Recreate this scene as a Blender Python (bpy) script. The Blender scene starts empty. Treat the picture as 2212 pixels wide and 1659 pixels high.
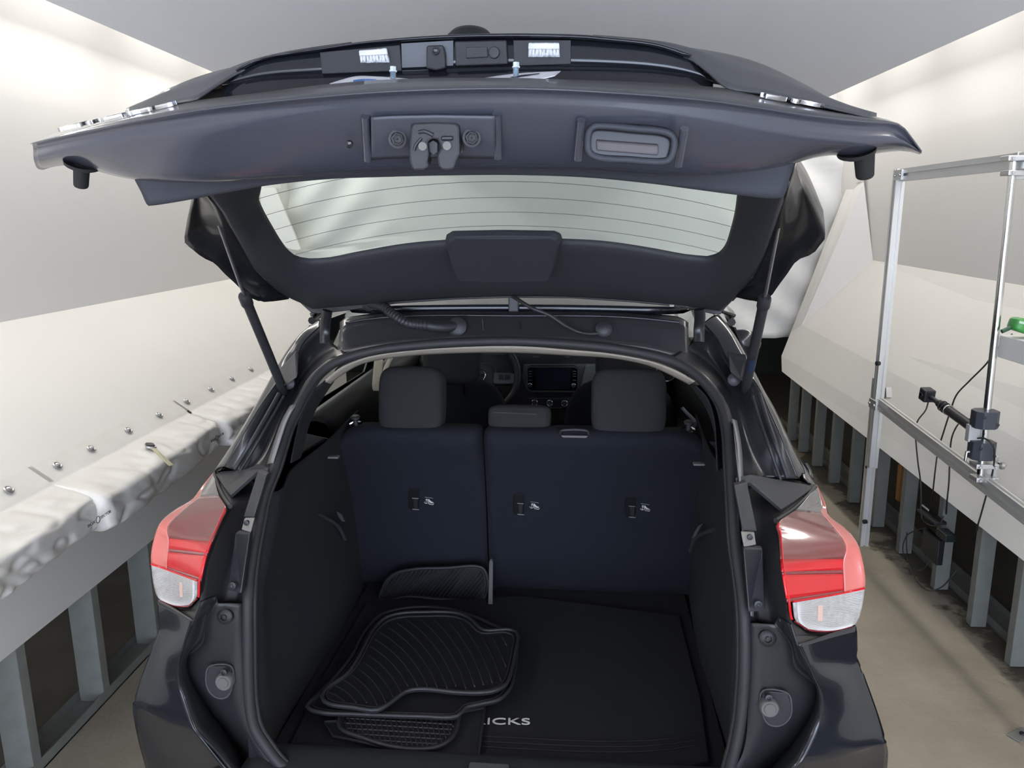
import bpy, bmesh, math, random
from mathutils import Vector, Matrix
random.seed(7)
SC = bpy.context.scene
COL = SC.collection
R = math.radians

# ------------------------------------------------------------ camera, world, light, exposure
F_PX, CX, CY = 1680.0, 1106.0, 829.5
YAW, PIT, ROL, CARX, CAMZ = R(5.34), R(12.0), R(-0.47), 0.205, 1.80
PHI = R(-2.176)                                   # the car stands a little askew in the tunnel

def cam_axes():
    cy, sy, cp, sp = math.cos(YAW), math.sin(YAW), math.cos(PIT), math.sin(PIT)
    fw = Vector((-sy*cp, cy*cp, -sp)); rt = Vector((cy, sy, 0)); up = rt.cross(fw)
    c, s = math.cos(ROL), math.sin(ROL)
    return c*rt + s*up, -s*rt + c*up, fw
A_R, A_U, A_F = cam_axes()                        # in the car's own frame
ROTZ = Matrix.Rotation(PHI, 3, 'Z')
cd = bpy.data.cameras.new('camera'); cam = bpy.data.objects.new('camera', cd); COL.objects.link(cam)
cd.sensor_fit = 'HORIZONTAL'; cd.sensor_width = 36.0; cd.lens = 36.0*F_PX/2212.0
cd.clip_start = 0.02; cd.clip_end = 100
m3 = ROTZ @ Matrix((A_R, A_U, -A_F)).transposed()
cam.matrix_world = Matrix.Translation((0, 0, CAMZ)) @ m3.to_4x4()
SC.camera = cam

SC.view_settings.view_transform = 'Standard'; SC.view_settings.look = 'None'
SC.view_settings.gamma = 1.0; SC.view_settings.use_curve_mapping = False
SC.view_settings.exposure = 0.33
SC.cycles.max_bounces = 16; SC.cycles.diffuse_bounces = 10; SC.cycles.glossy_bounces = 6

w = bpy.data.worlds.new('world'); SC.world = w; w.use_nodes = True
bg = w.node_tree.nodes['Background']; bg.inputs[0].default_value = (0.70, 0.80, 1.0, 1); bg.inputs[1].default_value = 7.4

def area(name, loc, rot, sx, sy, power, col=(1, 0.97, 0.92)):
    l = bpy.data.lights.new(name, 'AREA'); l.shape = 'RECTANGLE'; l.size = sx; l.size_y = sy
    l.energy = power; l.color = col
    o = bpy.data.objects.new(name, l); COL.objects.link(o); o.location = loc; o.rotation_euler = rot
    return o
# rows of strip lamps lying above both edges of the dropped ceiling panel, shining out and down on the walls
for sgn in (-1, 1):
    for k in range(11):
        yy = -3.1 + k*0.95
        area('strip_light', (sgn*2.00, yy, 2.70), (0, sgn*R(20), 0), 0.10, 0.80, 3.4)
        area('strip_light', (sgn*1.98, yy, 2.88), (0, sgn*R(-30), 0), 0.20, 0.75, 1.45)

# ------------------------------------------------------------ pixel rays (placing things at their true distance)
C0 = Vector((CARX, 0, CAMZ))
def ray(p): return A_F + A_R*((p[0]-CX)/F_PX) - A_U*((p[1]-CY)/F_PX)
def P(p, Y):                                      # car frame, at distance Y along the car
    d = ray(p); return C0 + d*(Y/d.y)
def PX(p, X):
    d = ray(p); return C0 + d*((X-CARX)/d.x)
def PZ(p, z):
    d = ray(p); return C0 + d*((z-CAMZ)/d.z)
def wray(p): return ROTZ @ ray(p)
def Wx(p, x): d = wray(p); return Vector((0, 0, CAMZ)) + d*(x/d.x)
def Wy(p, y): d = wray(p); return Vector((0, 0, CAMZ)) + d*(y/d.y)
def Wz(p, z): d = wray(p); return Vector((0, 0, CAMZ)) + d*((z-CAMZ)/d.z)
PROF = [(0.0, 1.52), (0.55, 1.545), (0.93, 1.575), (1.20, 1.80), (1.45, 2.09), (1.6, 2.22)]
def prof(z):
    for (a, ya), (b, yb) in zip(PROF, PROF[1:]):
        if z <= b: return ya + (yb-ya)*(z-a)/(b-a)
    return PROF[-1][1]
def PO(p, off=0.0):                               # on the rear opening of the body (plus an offset along the car)
    lo, hi = 0.8, 3.5
    for i in range(40):
        m = (lo+hi)/2
        if m < prof(P(p, m).z) + off: lo = m
        else: hi = m
    return P(p, lo)
def CV(pts, yc, ye, xe, pw=2.0):                  # pixel curve over the width: Y bends from yc (middle) to ye (at |x| = xe)
    out = []
    for p in pts:
        y = yc
        for i in range(6):
            q = P(p, y); y = yc + (ye-yc)*min(1.3, abs(q.x)/xe)**pw
        out.append(P(p, y))
    return out

# ------------------------------------------------------------ materials
MATS = {}
def mat(name, col, rough=0.5, metal=0.0, coat=0.0, noise=None, bump=0.0, bscale=200.0, spec=0.5, trans=0.0, ior=1.45, alpha=1.0, emit=None):
    if name in MATS: return MATS[name]
    m = bpy.data.materials.new(name); m.use_nodes = True
    nt = m.node_tree; b = nt.nodes['Principled BSDF']
    b.inputs['Base Color'].default_value = (*col, 1); b.inputs['Roughness'].default_value = rough
    b.inputs['Metallic'].default_value = metal; b.inputs['Coat Weight'].default_value = coat
    b.inputs['Coat Roughness'].default_value = 0.04
    b.inputs['Specular IOR Level'].default_value = spec; b.inputs['Transmission Weight'].default_value = trans
    b.inputs['IOR'].default_value = ior; b.inputs['Alpha'].default_value = alpha
    if emit: b.inputs['Emission Color'].default_value = (*emit[0], 1); b.inputs['Emission Strength'].default_value = emit[1]
    tc = nt.nodes.new('ShaderNodeTexCoord')
    if noise:                                     # (scale, second colour, amount)
        n = nt.nodes.new('ShaderNodeTexNoise'); n.inputs['Scale'].default_value = noise[0]; n.inputs['Detail'].default_value = 6
        nt.links.new(tc.outputs['Object'], n.inputs['Vector'])
        cr = nt.nodes.new('ShaderNodeValToRGB'); cr.color_ramp.elements[0].position = 0.5-noise[2]; cr.color_ramp.elements[1].position = 0.5+noise[2]
        cr.color_ramp.elements[0].color = (*noise[1], 1); cr.color_ramp.elements[1].color = (*col, 1)
        nt.links.new(n.outputs['Fac'], cr.inputs['Fac']); nt.links.new(cr.outputs['Color'], b.inputs['Base Color'])
    if bump:
        n2 = nt.nodes.new('ShaderNodeTexNoise'); n2.inputs['Scale'].default_value = bscale; n2.inputs['Detail'].default_value = 3
        nt.links.new(tc.outputs['Object'], n2.inputs['Vector'])
        bp = nt.nodes.new('ShaderNodeBump'); bp.inputs['Strength'].default_value = bump; bp.inputs['Distance'].default_value = 0.004
        nt.links.new(n2.outputs['Fac'], bp.inputs['Height']); nt.links.new(bp.outputs['Normal'], b.inputs['Normal'])
    MATS[name] = m; return m

PAINT = mat('black_paint', (0.012, 0.0135, 0.018), 0.18, coat=0.35, spec=0.45)
GATEP = mat('tailgate_hazed_paint', (0.050, 0.054, 0.072), 0.22, coat=0.4, spec=0.5)  # black paint lifted to blue-grey, lens haze put into the colour
BLACKP = mat('black_plastic', (0.020, 0.021, 0.025), 0.45, bump=0.08, bscale=700)
GREYP = mat('dark_grey_plastic', (0.031, 0.032, 0.035), 0.50, bump=0.10, bscale=600)
TRIMP = mat('hatch_trim_plastic', (0.036, 0.040, 0.052), 0.62, bump=0.12, bscale=800)
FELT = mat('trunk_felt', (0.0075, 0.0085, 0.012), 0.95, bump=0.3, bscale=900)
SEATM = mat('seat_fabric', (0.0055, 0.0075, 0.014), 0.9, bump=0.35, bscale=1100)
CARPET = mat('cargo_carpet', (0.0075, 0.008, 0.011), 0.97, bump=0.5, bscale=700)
RUBBER = mat('mat_rubber', (0.008, 0.0085, 0.011), 0.6)
SEALM = mat('seal_rubber', (0.019, 0.0195, 0.022), 0.6, bump=0.1, bscale=500)
BEIGE = mat('headliner_fabric', (0.31, 0.28, 0.235), 0.9, bump=0.2, bscale=900)
CHROME = mat('chrome', (0.82, 0.83, 0.85), 0.10, metal=1.0)
STEEL = mat('bare_steel', (0.55, 0.55, 0.55), 0.35, metal=1.0)
ZINC = mat('zinc_screw', (0.62, 0.72, 0.78), 0.30, metal=0.7)
GREENGL = mat('rear_glass', (0.87, 0.95, 0.915), 0.0, trans=1.0, ior=1.02, spec=0.3)
SIDEGL = mat('side_glass', (0.85, 0.90, 0.88), 0.0, trans=1.0, ior=1.02, spec=0.3)
FRIT = mat('glass_frit', (0.012, 0.012, 0.016), 0.2)
WIRE = mat('defroster_wire', (0.10, 0.11, 0.10), 0.6)
WHITE = mat('white_print', (0.75, 0.75, 0.75), 0.5)
REDL = mat('red_lens', (0.56, 0.010, 0.016), 0.12, coat=0.25)
REDDK = mat('smoked_red_lens', (0.17, 0.040, 0.038), 0.13, coat=0.7)
REDBR = mat('dark_red_band', (0.20, 0.02, 0.025), 0.10, coat=0.8)
GREYL = mat('grey_lens_reflection', (0.12, 0.115, 0.11), 0.15, coat=0.9)  # lamp tip, reflection of the ceiling painted in as grey
WALLM = mat('white_wall_paint', (0.78, 0.76, 0.715), 0.55, noise=(1.3, (0.73, 0.71, 0.665), 0.25), spec=0.3)
WALLM2 = mat('white_wall_upper', (0.78, 0.76, 0.73), 0.6, spec=0.3)
CEILM = mat('hazed_ceiling_paint', (0.84, 0.86, 0.92), 0.6, spec=0.3)  # blue tint in the paint stands for lens haze
VINYL = mat('white_vinyl', (0.76, 0.74, 0.70), 0.42, noise=(9, (0.68, 0.655, 0.60), 0.3))
SHEET = mat('white_sheet_fabric', (0.80, 0.80, 0.78), 0.75)
GALV = mat('galvanised_steel', (0.27, 0.272, 0.245), 0.55, metal=0.15, noise=(14, (0.205, 0.21, 0.19), 0.3))
ALU = mat('anodised_aluminium', (0.74, 0.74, 0.72), 0.32, metal=0.55)
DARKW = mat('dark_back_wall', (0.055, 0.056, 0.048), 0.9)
CONCR = None

# ------------------------------------------------------------ mesh helpers
def link(name, me, m, parent=None, smooth=True, solid=0.0, bevel=0.0, off=0.0):
    o = bpy.data.objects.new(name, me); COL.objects.link(o)
    if isinstance(m, (list, tuple)):
        for k in m: me.materials.append(k)
    elif m: me.materials.append(m)
    if parent: o.parent = parent
    if smooth:
        for p in me.polygons: p.use_smooth = True
    if solid:
        s = o.modifiers.new('solid', 'SOLIDIFY'); s.thickness = solid; s.offset = off
    if bevel:
        b = o.modifiers.new('bevel', 'BEVEL'); b.width = bevel; b.segments = 2; b.limit_method = 'ANGLE'; b.angle_limit = R(40)
        b.harden_normals = False
    return o
def bm_mesh(bm, name, recalc=True):
    if recalc: bmesh.ops.recalc_face_normals(bm, faces=bm.faces[:])
    me = bpy.data.meshes.new(name); bm.to_mesh(me); bm.free(); return me
def sharp(o, ang=35):
    me = o.data; bm = bmesh.new(); bm.from_mesh(me)
    for e in bm.edges:
        if len(e.link_faces) == 2 and e.calc_face_angle(0) > R(ang): e.smooth = False
    bm.to_mesh(me); bm.free(); return o
def crom(pts, n, closed=False):                   # Catmull-Rom resample to n points, even by length
    k = len(pts); dense = []
    if k == 2 and not closed: return [pts[0].lerp(pts[1], i/(n-1)) for i in range(n)]
    segs = k if closed else k-1
    for i in range(segs):
        if closed: a, b, c, d = pts[i-1], pts[i], pts[(i+1) % k], pts[(i+2) % k]
        else:
            b, c = pts[i], pts[i+1]
            a = pts[i-1] if i > 0 else b+(b-c); d = pts[i+2] if i+2 < k else c+(c-b)
        l1 = max((b-a).length, 1e-6)**.5; l2 = max((c-b).length, 1e-6)**.5; l3 = max((d-c).length, 1e-6)**.5
        m1 = ((b-a)/l1 - (c-a)/(l1+l2) + (c-b)/l2)*l2; m2 = ((c-b)/l2 - (d-b)/(l2+l3) + (d-c)/l3)*l2
        for j in range(12):
            t = j/12; t2 = t*t; t3 = t2*t
            dense.append(b*(2*t3-3*t2+1) + m1*(t3-2*t2+t) + c*(-2*t3+3*t2) + m2*(t3-t2))
    dense.append(pts[0].copy() if closed else pts[-1].copy())
    return lin(dense, n+1)[:-1] if closed else lin(dense, n)
def lin(pts, n):                                  # linear resample
    L = [0.0]
    for a, b in zip(pts, pts[1:]): L.append(L[-1]+(b-a).length)
    out = []; j = 0
    for i in range(n):
        s = L[-1]*i/(n-1)
        while j < len(L)-2 and L[j+1] < s: j += 1
        d = L[j+1]-L[j]; out.append(pts[j].lerp(pts[j+1], 0 if d < 1e-9 else (s-L[j])/d))
    return out
def grid_bm(rows, bm=None, closed=False, mi=0):
    bm = bm or bmesh.new()
    vs = [[bm.verts.new(p) for p in r] for r in rows]
    for a, b in zip(vs, vs[1:]):
        n = len(a)
        for i in range(n if closed else n-1):
            j = (i+1) % n
            try:
                f = bm.faces.new((a[i], a[j], b[j], b[i])); f.material_index = mi
            except ValueError: pass
    return bm
def loft(rows, n=60, m=4, smooth=True, cross=True):   # rows -> even grid, m steps between rows
    rr = [crom(r, n) if smooth else lin(r, n) for r in rows]
    if m > 1:
        cols = []
        for i in range(n):
            c = [r[i] for r in rr]
            d = []
            for k in range(len(c)-1):
                b0, c0 = c[k], c[k+1]
                a0 = c[k-1] if k > 0 else b0; e0 = c[k+2] if k+2 < len(c) else c0
                for j in range(m):
                    t = j/m; t2 = t*t; t3 = t2*t
                    if cross: d.append(0.5*((2*b0)+(c0-a0)*t+(2*a0-5*b0+4*c0-e0)*t2+(3*b0-a0-3*c0+e0)*t3))
                    else: d.append(b0.lerp(c0, t))
            d.append(c[-1]); cols.append(d)
        rr = [[cols[i][k] for i in range(n)] for k in range(len(cols[0]))]
    return rr
def loftobj(name, rows, m, parent=None, n=60, sub=4, smooth=True, cross=True, solid=0.003, off=-1.0):
    bm = grid_bm(loft(rows, n, sub, smooth, cross)); bmesh.ops.remove_doubles(bm, verts=bm.verts[:], dist=1e-5)
    return link(name, bm_mesh(bm, name), m, parent, True, solid, 0, off)
def mir(pts): return [Vector((-p.x, p.y, p.z)) for p in pts]
def tube_bm(path, r, n=10, bm=None, rx=None, closed=False, caps=True, mi=0, rfun=None, up=None):
    bm = bm or bmesh.new(); N = len(path); rings = []
    t0 = (path[1]-path[0]).normalized()
    u = (up or Vector((0, 0, 1)))
    if abs(t0.dot(u)) > 0.95: u = Vector((1, 0, 0))
    u = (u - t0*u.dot(t0)).normalized()
    for i, p in enumerate(path):
        a = path[i-1] if (i > 0 or closed) else path[0]; b = path[(i+1) % N] if (i < N-1 or closed) else path[-1]
        t = (b-a).normalized(); u = (u - t*u.dot(t)).normalized(); v = t.cross(u)
        k = rfun(i/(N-1)) if rfun else 1.0
        rings.append([bm.verts.new(p + u*(math.cos(6.28318*j/n)*(rx or r)*k) + v*(math.sin(6.28318*j/n)*r*k)) for j in range(n)])
    pr = list(zip(rings, rings[1:])) + ([(rings[-1], rings[0])] if closed else [])
    for a, b in pr:
        for j in range(n):
            f = bm.faces.new((a[j], a[(j+1) % n], b[(j+1) % n], b[j])); f.material_index = mi
    if caps and not closed:
        bm.faces.new(rings[0][::-1]).material_index = mi; bm.faces.new(rings[-1]).material_index = mi
    return bm
def tube(name, path, r, m, parent=None, n=10, sm=None, rx=None, closed=False, rfun=None, up=None):
    if sm: path = crom(path, sm, closed)
    return sharp(link(name, bm_mesh(tube_bm(path, r, n, rx=rx, closed=closed, rfun=rfun, up=up), name), m, parent), 50)
def box_bm(c, s, rot=None, bm=None, mi=0):
    bm = bm or bmesh.new(); c = Vector(c); rot = rot or Matrix.Identity(3)
    v = [bm.verts.new(c + rot @ Vector((x*s[0]/2, y*s[1]/2, z*s[2]/2))) for x in (-1, 1) for y in (-1, 1) for z in (-1, 1)]
    for q in ((0, 1, 3, 2), (4, 6, 7, 5), (0, 4, 5, 1), (2, 3, 7, 6), (0, 2, 6, 4), (1, 5, 7, 3)):
        bm.faces.new([v[i] for i in q]).material_index = mi
    return bm
def box(name, c, s, m, parent=None, rot=None, bevel=0.002):
    return link(name, bm_mesh(box_bm(c, s, rot), name), m, parent, False, 0, bevel)
def prism_bm(front, back, bm=None, mi=0):         # two matching outlines -> closed solid
    bm = bm or bmesh.new(); n = len(front)
    a = [bm.verts.new(p) for p in front]; b = [bm.verts.new(p) for p in back]
    bm.faces.new(a).material_index = mi; bm.faces.new(b[::-1]).material_index = mi
    for i in range(n): bm.faces.new((a[i], b[i], b[(i+1) % n], a[(i+1) % n])).material_index = mi
    return bm
def prism(name, front, back, m, parent=None, bevel=0.0, smooth=False):
    return link(name, bm_mesh(prism_bm(front, back), name), m, parent, smooth, 0, bevel)
def poly(name, pts, d, m, parent=None, bevel=0.0):    # plate: outline plus thickness vector d
    return prism(name, pts, [p+d for p in pts], m, parent, bevel)
def cyl_bm(a, b, r, n=20, bm=None, r2=None, mi=0):
    bm = bm or bmesh.new(); a = Vector(a); b = Vector(b)
    t = (b-a).normalized(); u = t.orthogonal().normalized(); v = t.cross(u); r2 = r if r2 is None else r2
    ra = [bm.verts.new(a+u*math.cos(6.28318*j/n)*r+v*math.sin(6.28318*j/n)*r) for j in range(n)]
    rb = [bm.verts.new(b+u*math.cos(6.28318*j/n)*r2+v*math.sin(6.28318*j/n)*r2) for j in range(n)]
    for j in range(n): bm.faces.new((ra[j], ra[(j+1) % n], rb[(j+1) % n], rb[j])).material_index = mi
    bm.faces.new(ra[::-1]).material_index = mi; bm.faces.new(rb).material_index = mi
    return bm
def cyl(name, a, b, r, m, parent=None, n=20, r2=None, bevel=0.0):
    return sharp(link(name, bm_mesh(cyl_bm(a, b, r, n, None, r2), name), m, parent, True, 0, bevel))
def ring(name, c, nrm, r, t, m, parent=None, n=32):
    u = Vector(nrm).orthogonal().normalized(); v = Vector(nrm).normalized().cross(u)
    return tube(name, [Vector(c)+u*math.cos(6.28318*i/n)*r+v*math.sin(6.28318*i/n)*r for i in range(n)], t, m, parent, 8, closed=True)
def lathe_bm(c, axis, prof_, n=24, bm=None):      # (radius, height) list about axis
    bm = bm or bmesh.new(); t = Vector(axis).normalized(); u = t.orthogonal().normalized(); v = t.cross(u); c = Vector(c)
    rows = [[c + t*h + (u*math.cos(6.28318*j/n)+v*math.sin(6.28318*j/n))*max(r, 1e-4) for j in range(n)] for r, h in prof_]
    grid_bm(rows, bm, True); return bm
def lathe(name, c, axis, prof_, m, parent=None, n=24):
    bm = lathe_bm(c, axis, prof_, n); bmesh.ops.remove_doubles(bm, verts=bm.verts[:], dist=2e-4)
    return sharp(link(name, bm_mesh(bm, name), m, parent), 40)
def text(name, s, origin, right, up, height, m, parent=None, thick=0.001, width=None):
    cu = bpy.data.curves.new(name, 'FONT'); cu.body = s; cu.size = 1.0; cu.extrude = 0.02
    to = bpy.data.objects.new(name, cu); COL.objects.link(to); bpy.context.view_layer.update()
    me = bpy.data.meshes.new_from_object(to); bpy.data.objects.remove(to)
    xs = [v.co.x for v in me.vertices]; ys = [v.co.y for v in me.vertices]; x0, x1, y0, y1 = min(xs), max(xs), min(ys), max(ys)
    rt = Vector(right).normalized(); upv = Vector(up); upv = (upv-rt*upv.dot(rt)).normalized(); nn = rt.cross(upv)
    sy = height/(y1-y0); sx = width/(x1-x0) if width else sy
    for v in me.vertices:
        x, y, z = v.co; v.co = Vector(origin)+rt*((x-x0)*sx)+upv*((y-y0)*sy)+nn*((z/0.02+1)*0.5*thick)
    return link(name, me, m, parent, False)
def rrect(c, rt, up, w_, h_, r, seg=5):           # rounded rectangle outline
    out = []
    for sx, sy, a0 in ((1, 1, 0), (-1, 1, 90), (-1, -1, 180), (1, -1, 270)):
        for k in range(seg+1):
            a = R(a0+90*k/seg)
            out.append(Vector(c)+Vector(rt)*(sx*(w_/2-r)+math.cos(a)*r)+Vector(up)*(sy*(h_/2-r)+math.sin(a)*r))
    return out
def empty(name, loc=(0, 0, 0), rz=0):
    o = bpy.data.objects.new(name, None); COL.objects.link(o); o.location = loc; o.rotation_euler = (0, 0, rz); o.empty_display_size = 0.1
    return o
def tag(o, label, cat, group=None, kind=None):
    o['label'] = label; o['category'] = cat
    if group: o['group'] = group
    if kind: o['kind'] = kind
    return o
def struct(o): o['kind'] = 'structure'; return o
# ------------------------------------------------------------ the tunnel (setting); world x across, y along, z up
from mathutils import noise as NZ
V = Vector
Y0, Y1 = -4.0, 5.95
def panel(name, pts, m, th=0.02, n=None):
    n = n or (pts[1]-pts[0]).cross(pts[2]-pts[0]).normalized()
    return struct(poly(name, pts, n*th, m))
def concrete():
    m = bpy.data.materials.new('stained_concrete'); m.use_nodes = True; nt = m.node_tree; b = nt.nodes['Principled BSDF']
    tc = nt.nodes.new('ShaderNodeTexCoord')
    def nz(s, d=8, r=0.6):
        n = nt.nodes.new('ShaderNodeTexNoise'); n.inputs['Scale'].default_value = s; n.inputs['Detail'].default_value = d; n.inputs['Roughness'].default_value = r
        nt.links.new(tc.outputs['Object'], n.inputs['Vector']); return n
    def ramp(src, stops):
        c = nt.nodes.new('ShaderNodeValToRGB'); e = c.color_ramp.elements
        while len(e) < len(stops): e.new(0.5)
        for k, (p, col) in zip(e, stops): k.position = p; k.color = (*col, 1)
        nt.links.new(src, c.inputs['Fac']); return c
    def mix(f, a, bb):
        x = nt.nodes.new('ShaderNodeMix'); x.data_type = 'RGBA'
        nt.links.new(f, x.inputs[0]); nt.links.new(a, x.inputs[6]); nt.links.new(bb, x.inputs[7]); return x.outputs[2]
    base = ramp(nz(2.2).outputs['Fac'], [(0.25, (0.26, 0.222, 0.165)), (0.5, (0.33, 0.285, 0.215)), (0.8, (0.40, 0.355, 0.28))])
    pale = ramp(nz(5.5, 10, .7).outputs['Fac'], [(0.62, (0, 0, 0)), (0.74, (0.5, 0.5, 0.5))])
    c1 = mix(pale.outputs[0], base.outputs[0], ramp(nz(30).outputs['Fac'], [(0.3, (0.42, 0.40, 0.36)), (0.7, (0.55, 0.53, 0.49))]).outputs[0])
    # damp stain along the right-hand floor track
    sx = nt.nodes.new('ShaderNodeSeparateXYZ'); nt.links.new(tc.outputs['Object'], sx.inputs[0])
    nn = nz(3.3, 10, .65)
    a1 = nt.nodes.new('ShaderNodeMath'); a1.operation = 'MULTIPLY_ADD'; a1.inputs[1].default_value = 0.75
    nt.links.new(nn.outputs['Fac'], a1.inputs[0]); nt.links.new(sx.outputs[0], a1.inputs[2])
    st = ramp(a1.outputs[0], [(0.0, (0, 0, 0)), (1.0, (1, 1, 1))])
    mr = nt.nodes.new('ShaderNodeMapRange'); mr.inputs[1].default_value = 2.20; mr.inputs[2].default_value = 2.25
    nt.links.new(a1.outputs[0], mr.inputs[0])
    dk = nt.nodes.new('ShaderNodeRGB'); dk.outputs[0].default_value = (0.10, 0.085, 0.06, 1)
    c2 = mix(mr.outputs[0], c1, dk.outputs[0])
    nt.links.new(c2, b.inputs['Base Color']); b.inputs['Roughness'].default_value = 0.75
    bp = nt.nodes.new('ShaderNodeBump'); bp.inputs['Strength'].default_value = 0.25; bp.inputs['Distance'].default_value = 0.01
    nt.links.new(nz(22).outputs['Fac'], bp.inputs['Height']); nt.links.new(bp.outputs[0], b.inputs['Normal'])
    return m
CONCR = concrete()
struct(box('floor', (0, 2.6, -0.05), (6.2, 13.4, 0.1), CONCR, None, None, 0))

LC, LF = (-2.33, 1.39), (-1.71, 0.935)            # left crease, foot of the left slope
RC0, RC1 = 1.42, 1.485                            # right crease height, near / far
def rz(y, a, b): return a + (b-a)*(y-3.0)/3.3      # the right side climbs a little along the tunnel
panel('wall_left', [V((LC[0], Y0, LC[1])), V((LC[0], 6.9, LC[1])), V((-2.2, 6.9, 2.95)), V((-2.2, Y0, 2.95))], WALLM2, 0.03, V((-1, 0, 0)))
panel('wall_left_slope', [V((LF[0], Y0, LF[1])), V((LF[0], 6.2, LF[1])), V((LC[0], 6.2, LC[1])), V((LC[0], Y0, LC[1]))], WALLM, 0.02, V((-.4, 0, -.7)))
panel('wall_left_fascia', [V((-1.71, Y0, 0.47)), V((-1.71, 6.2, 0.47)), V((-1.71, 6.2, LF[1])), V((-1.71, Y0, LF[1]))], WALLM, 0.02, V((-1, 0, 0)))
def edge(pf, pn, x):                               # a long edge through two picture points, run back past the camera
    f, n_ = Wx(pf, x), Wx(pn, x); return f, f + (n_-f)*((f.y-Y0)/(f.y-n_.y))
FB, FBn = edge((1688.8, 802.3), (2212, 1212), 1.83)
FT, FTn = edge((1732, 702), (2212, 955), 2.02)
CR, CRn = edge((1886, 562), (2212, 617), 2.45)
FE = Wx((1688, 769), 1.87)
panel('wall_right', [CRn, CR + V((0, .7, .01)), V((2.22, CR.y+.7, 2.95)), V((2.22, Y0, 2.95))], WALLM2, 0.03, V((1, 0, 0)))
panel('wall_right_slope', [FTn, FT, CR, CRn], WALLM, 0.02, V((.4, 0, -.7)))
panel('wall_right_fascia', [FBn, FB, FE, FT, FTn], WALLM, 0.02, V((1, 0, -.3)))
# end of the right-hand side: sloped portal edge and the triangular cheek behind it
YE = FT.y
pe = [Wy((1708, 718), YE+.26), Wy((1833, 395), YE+.22), Wy((1851, 392), YE+.05), FT]
panel('wall_right_portal_edge', [FE] + pe, WALLM2, 0.03, V((1, .3, 0)))
panel('wall_right_cheek', [FT, CR, Wy((1866, 392), CR.y+.02), Wy((1851, 392), YE+.05)], WALLM2, 0.03, V((0, 1, 0)))
panel('wall_right_cheek_top', [Wy((1833, 395), YE+.22), Wy((1866, 392), CR.y+.02), V((2.24, CR.y+.02, 2.95)), Wy((1822, 330), YE+.22) + V((0, 0, .6))], WALLM2, 0.03, V((0, 1, 0)))
pl = [V((-p.x, p.y+.1, p.z)) for p in [FE] + pe]
panel('wall_left_portal_edge', pl, WALLM2, 0.03, V((-1, .3, 0)))
panel('wall_left_cheek', [V((-1.75, 6.1, .95)), V((-2.33, 6.1, 1.39)), V((-2.28, 6.1, 2.05)), V((-2.17, 6.1, 2.05))], WALLM2, 0.03, V((0, 1, 0)))
panel('wall_left_cheek_top', [V((-2.17, 6.25, 2.05)), V((-2.29, 6.1, 2.05)), V((-2.2, 6.1, 2.95)), V((-2.1, 6.25, 2.95))], WALLM2, 0.03, V((0, 1, 0)))
panel('wall_left_light_screen', [V((-2.75, Y0, 0)), V((-2.75, 9.2, 0)), V((-2.75, 9.2, 2.9)), V((-2.75, Y0, 2.9))], DARKW, 0.03, V((-1, 0, 0)))  # added dark screen behind the studs, closing light leaks
panel('wall_right_light_screen', [V((2.85, Y0, 0)), V((2.85, 9.2, 0)), V((2.85, 9.2, 2.9)), V((2.85, Y0, 2.9))], DARKW, 0.03, V((1, 0, 0)))  # matching screen on the right, added to keep stray light out
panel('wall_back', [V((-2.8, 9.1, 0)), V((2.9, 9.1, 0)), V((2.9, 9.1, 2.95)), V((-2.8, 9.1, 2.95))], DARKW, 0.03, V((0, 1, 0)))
panel('ceiling', [V((-1.30, Y0, 2.355)), V((1.30, Y0, 2.355)), V((1.30, 6.3, 2.355)), V((-1.30, 6.3, 2.355))], CEILM, 0.05, V((0, 0, 1)))
panel('ceiling_upper', [V((-2.8, Y0, 2.95)), V((2.9, Y0, 2.95)), V((2.9, 9.2, 2.95)), V((-2.8, 9.2, 2.95))], WALLM2, 0.05, V((0, 0, 1)))
# floor tracks of the stud walls
for nm, s, x in (('trim_1', -1, -1.71), ('trim_2', 1, 1.86)):
    bm = bmesh.new(); xc = x+s*0.055
    ya, yb = (Y0, 6.2) if s < 0 else (Y0, 6.9)
    box_bm((xc, (ya+yb)/2, 0.004), (0.11, yb-ya, 0.006), None, bm)
    for q in (-1, 1): box_bm((xc+q*0.053, (ya+yb)/2, 0.022), (0.004, yb-ya, 0.044), None, bm)
    o = struct(link(nm, bm_mesh(bm, nm), GALV, None, False))
    if s > 0: o.rotation_euler = (0, 0, R(-1.2)); o.location = (0.02, 0, 0)

# steel studs: web towards the camera, flange towards the room
def stud_bm(s, h):
    bm = bmesh.new(); d = 0.094 if s < 0 else 0.064
    box_bm((s*d/2, 0.0, h/2), (d, 0.002, h), None, bm)
    box_bm((0, 0.020, h/2), (0.002, 0.040, h), None, bm); box_bm((s*d, 0.020, h/2), (0.002, 0.040, h), None, bm)
    box_bm((s*0.004, 0.040, h/2), (0.008, 0.002, h), None, bm)
    return bm
sl = link('metal_stud', bm_mesh(stud_bm(-1, 0.5), 'metal_stud'), GALV, None, False)
first = True
for y in (1.75, 2.16, 2.57, 2.98, 3.39, 3.8):
    o = sl if first else sl.copy()
    if not first: COL.objects.link(o)
    first = False
    o.location = (-1.712, y, 0.006); tag(o, 'grey steel stud under the white panel on the left', 'stud', 'studs under the left panel')
sr = link('metal_stud', bm_mesh(stud_bm(1, 0.62), 'metal_stud'), GALV, None, False); first = True
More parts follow.
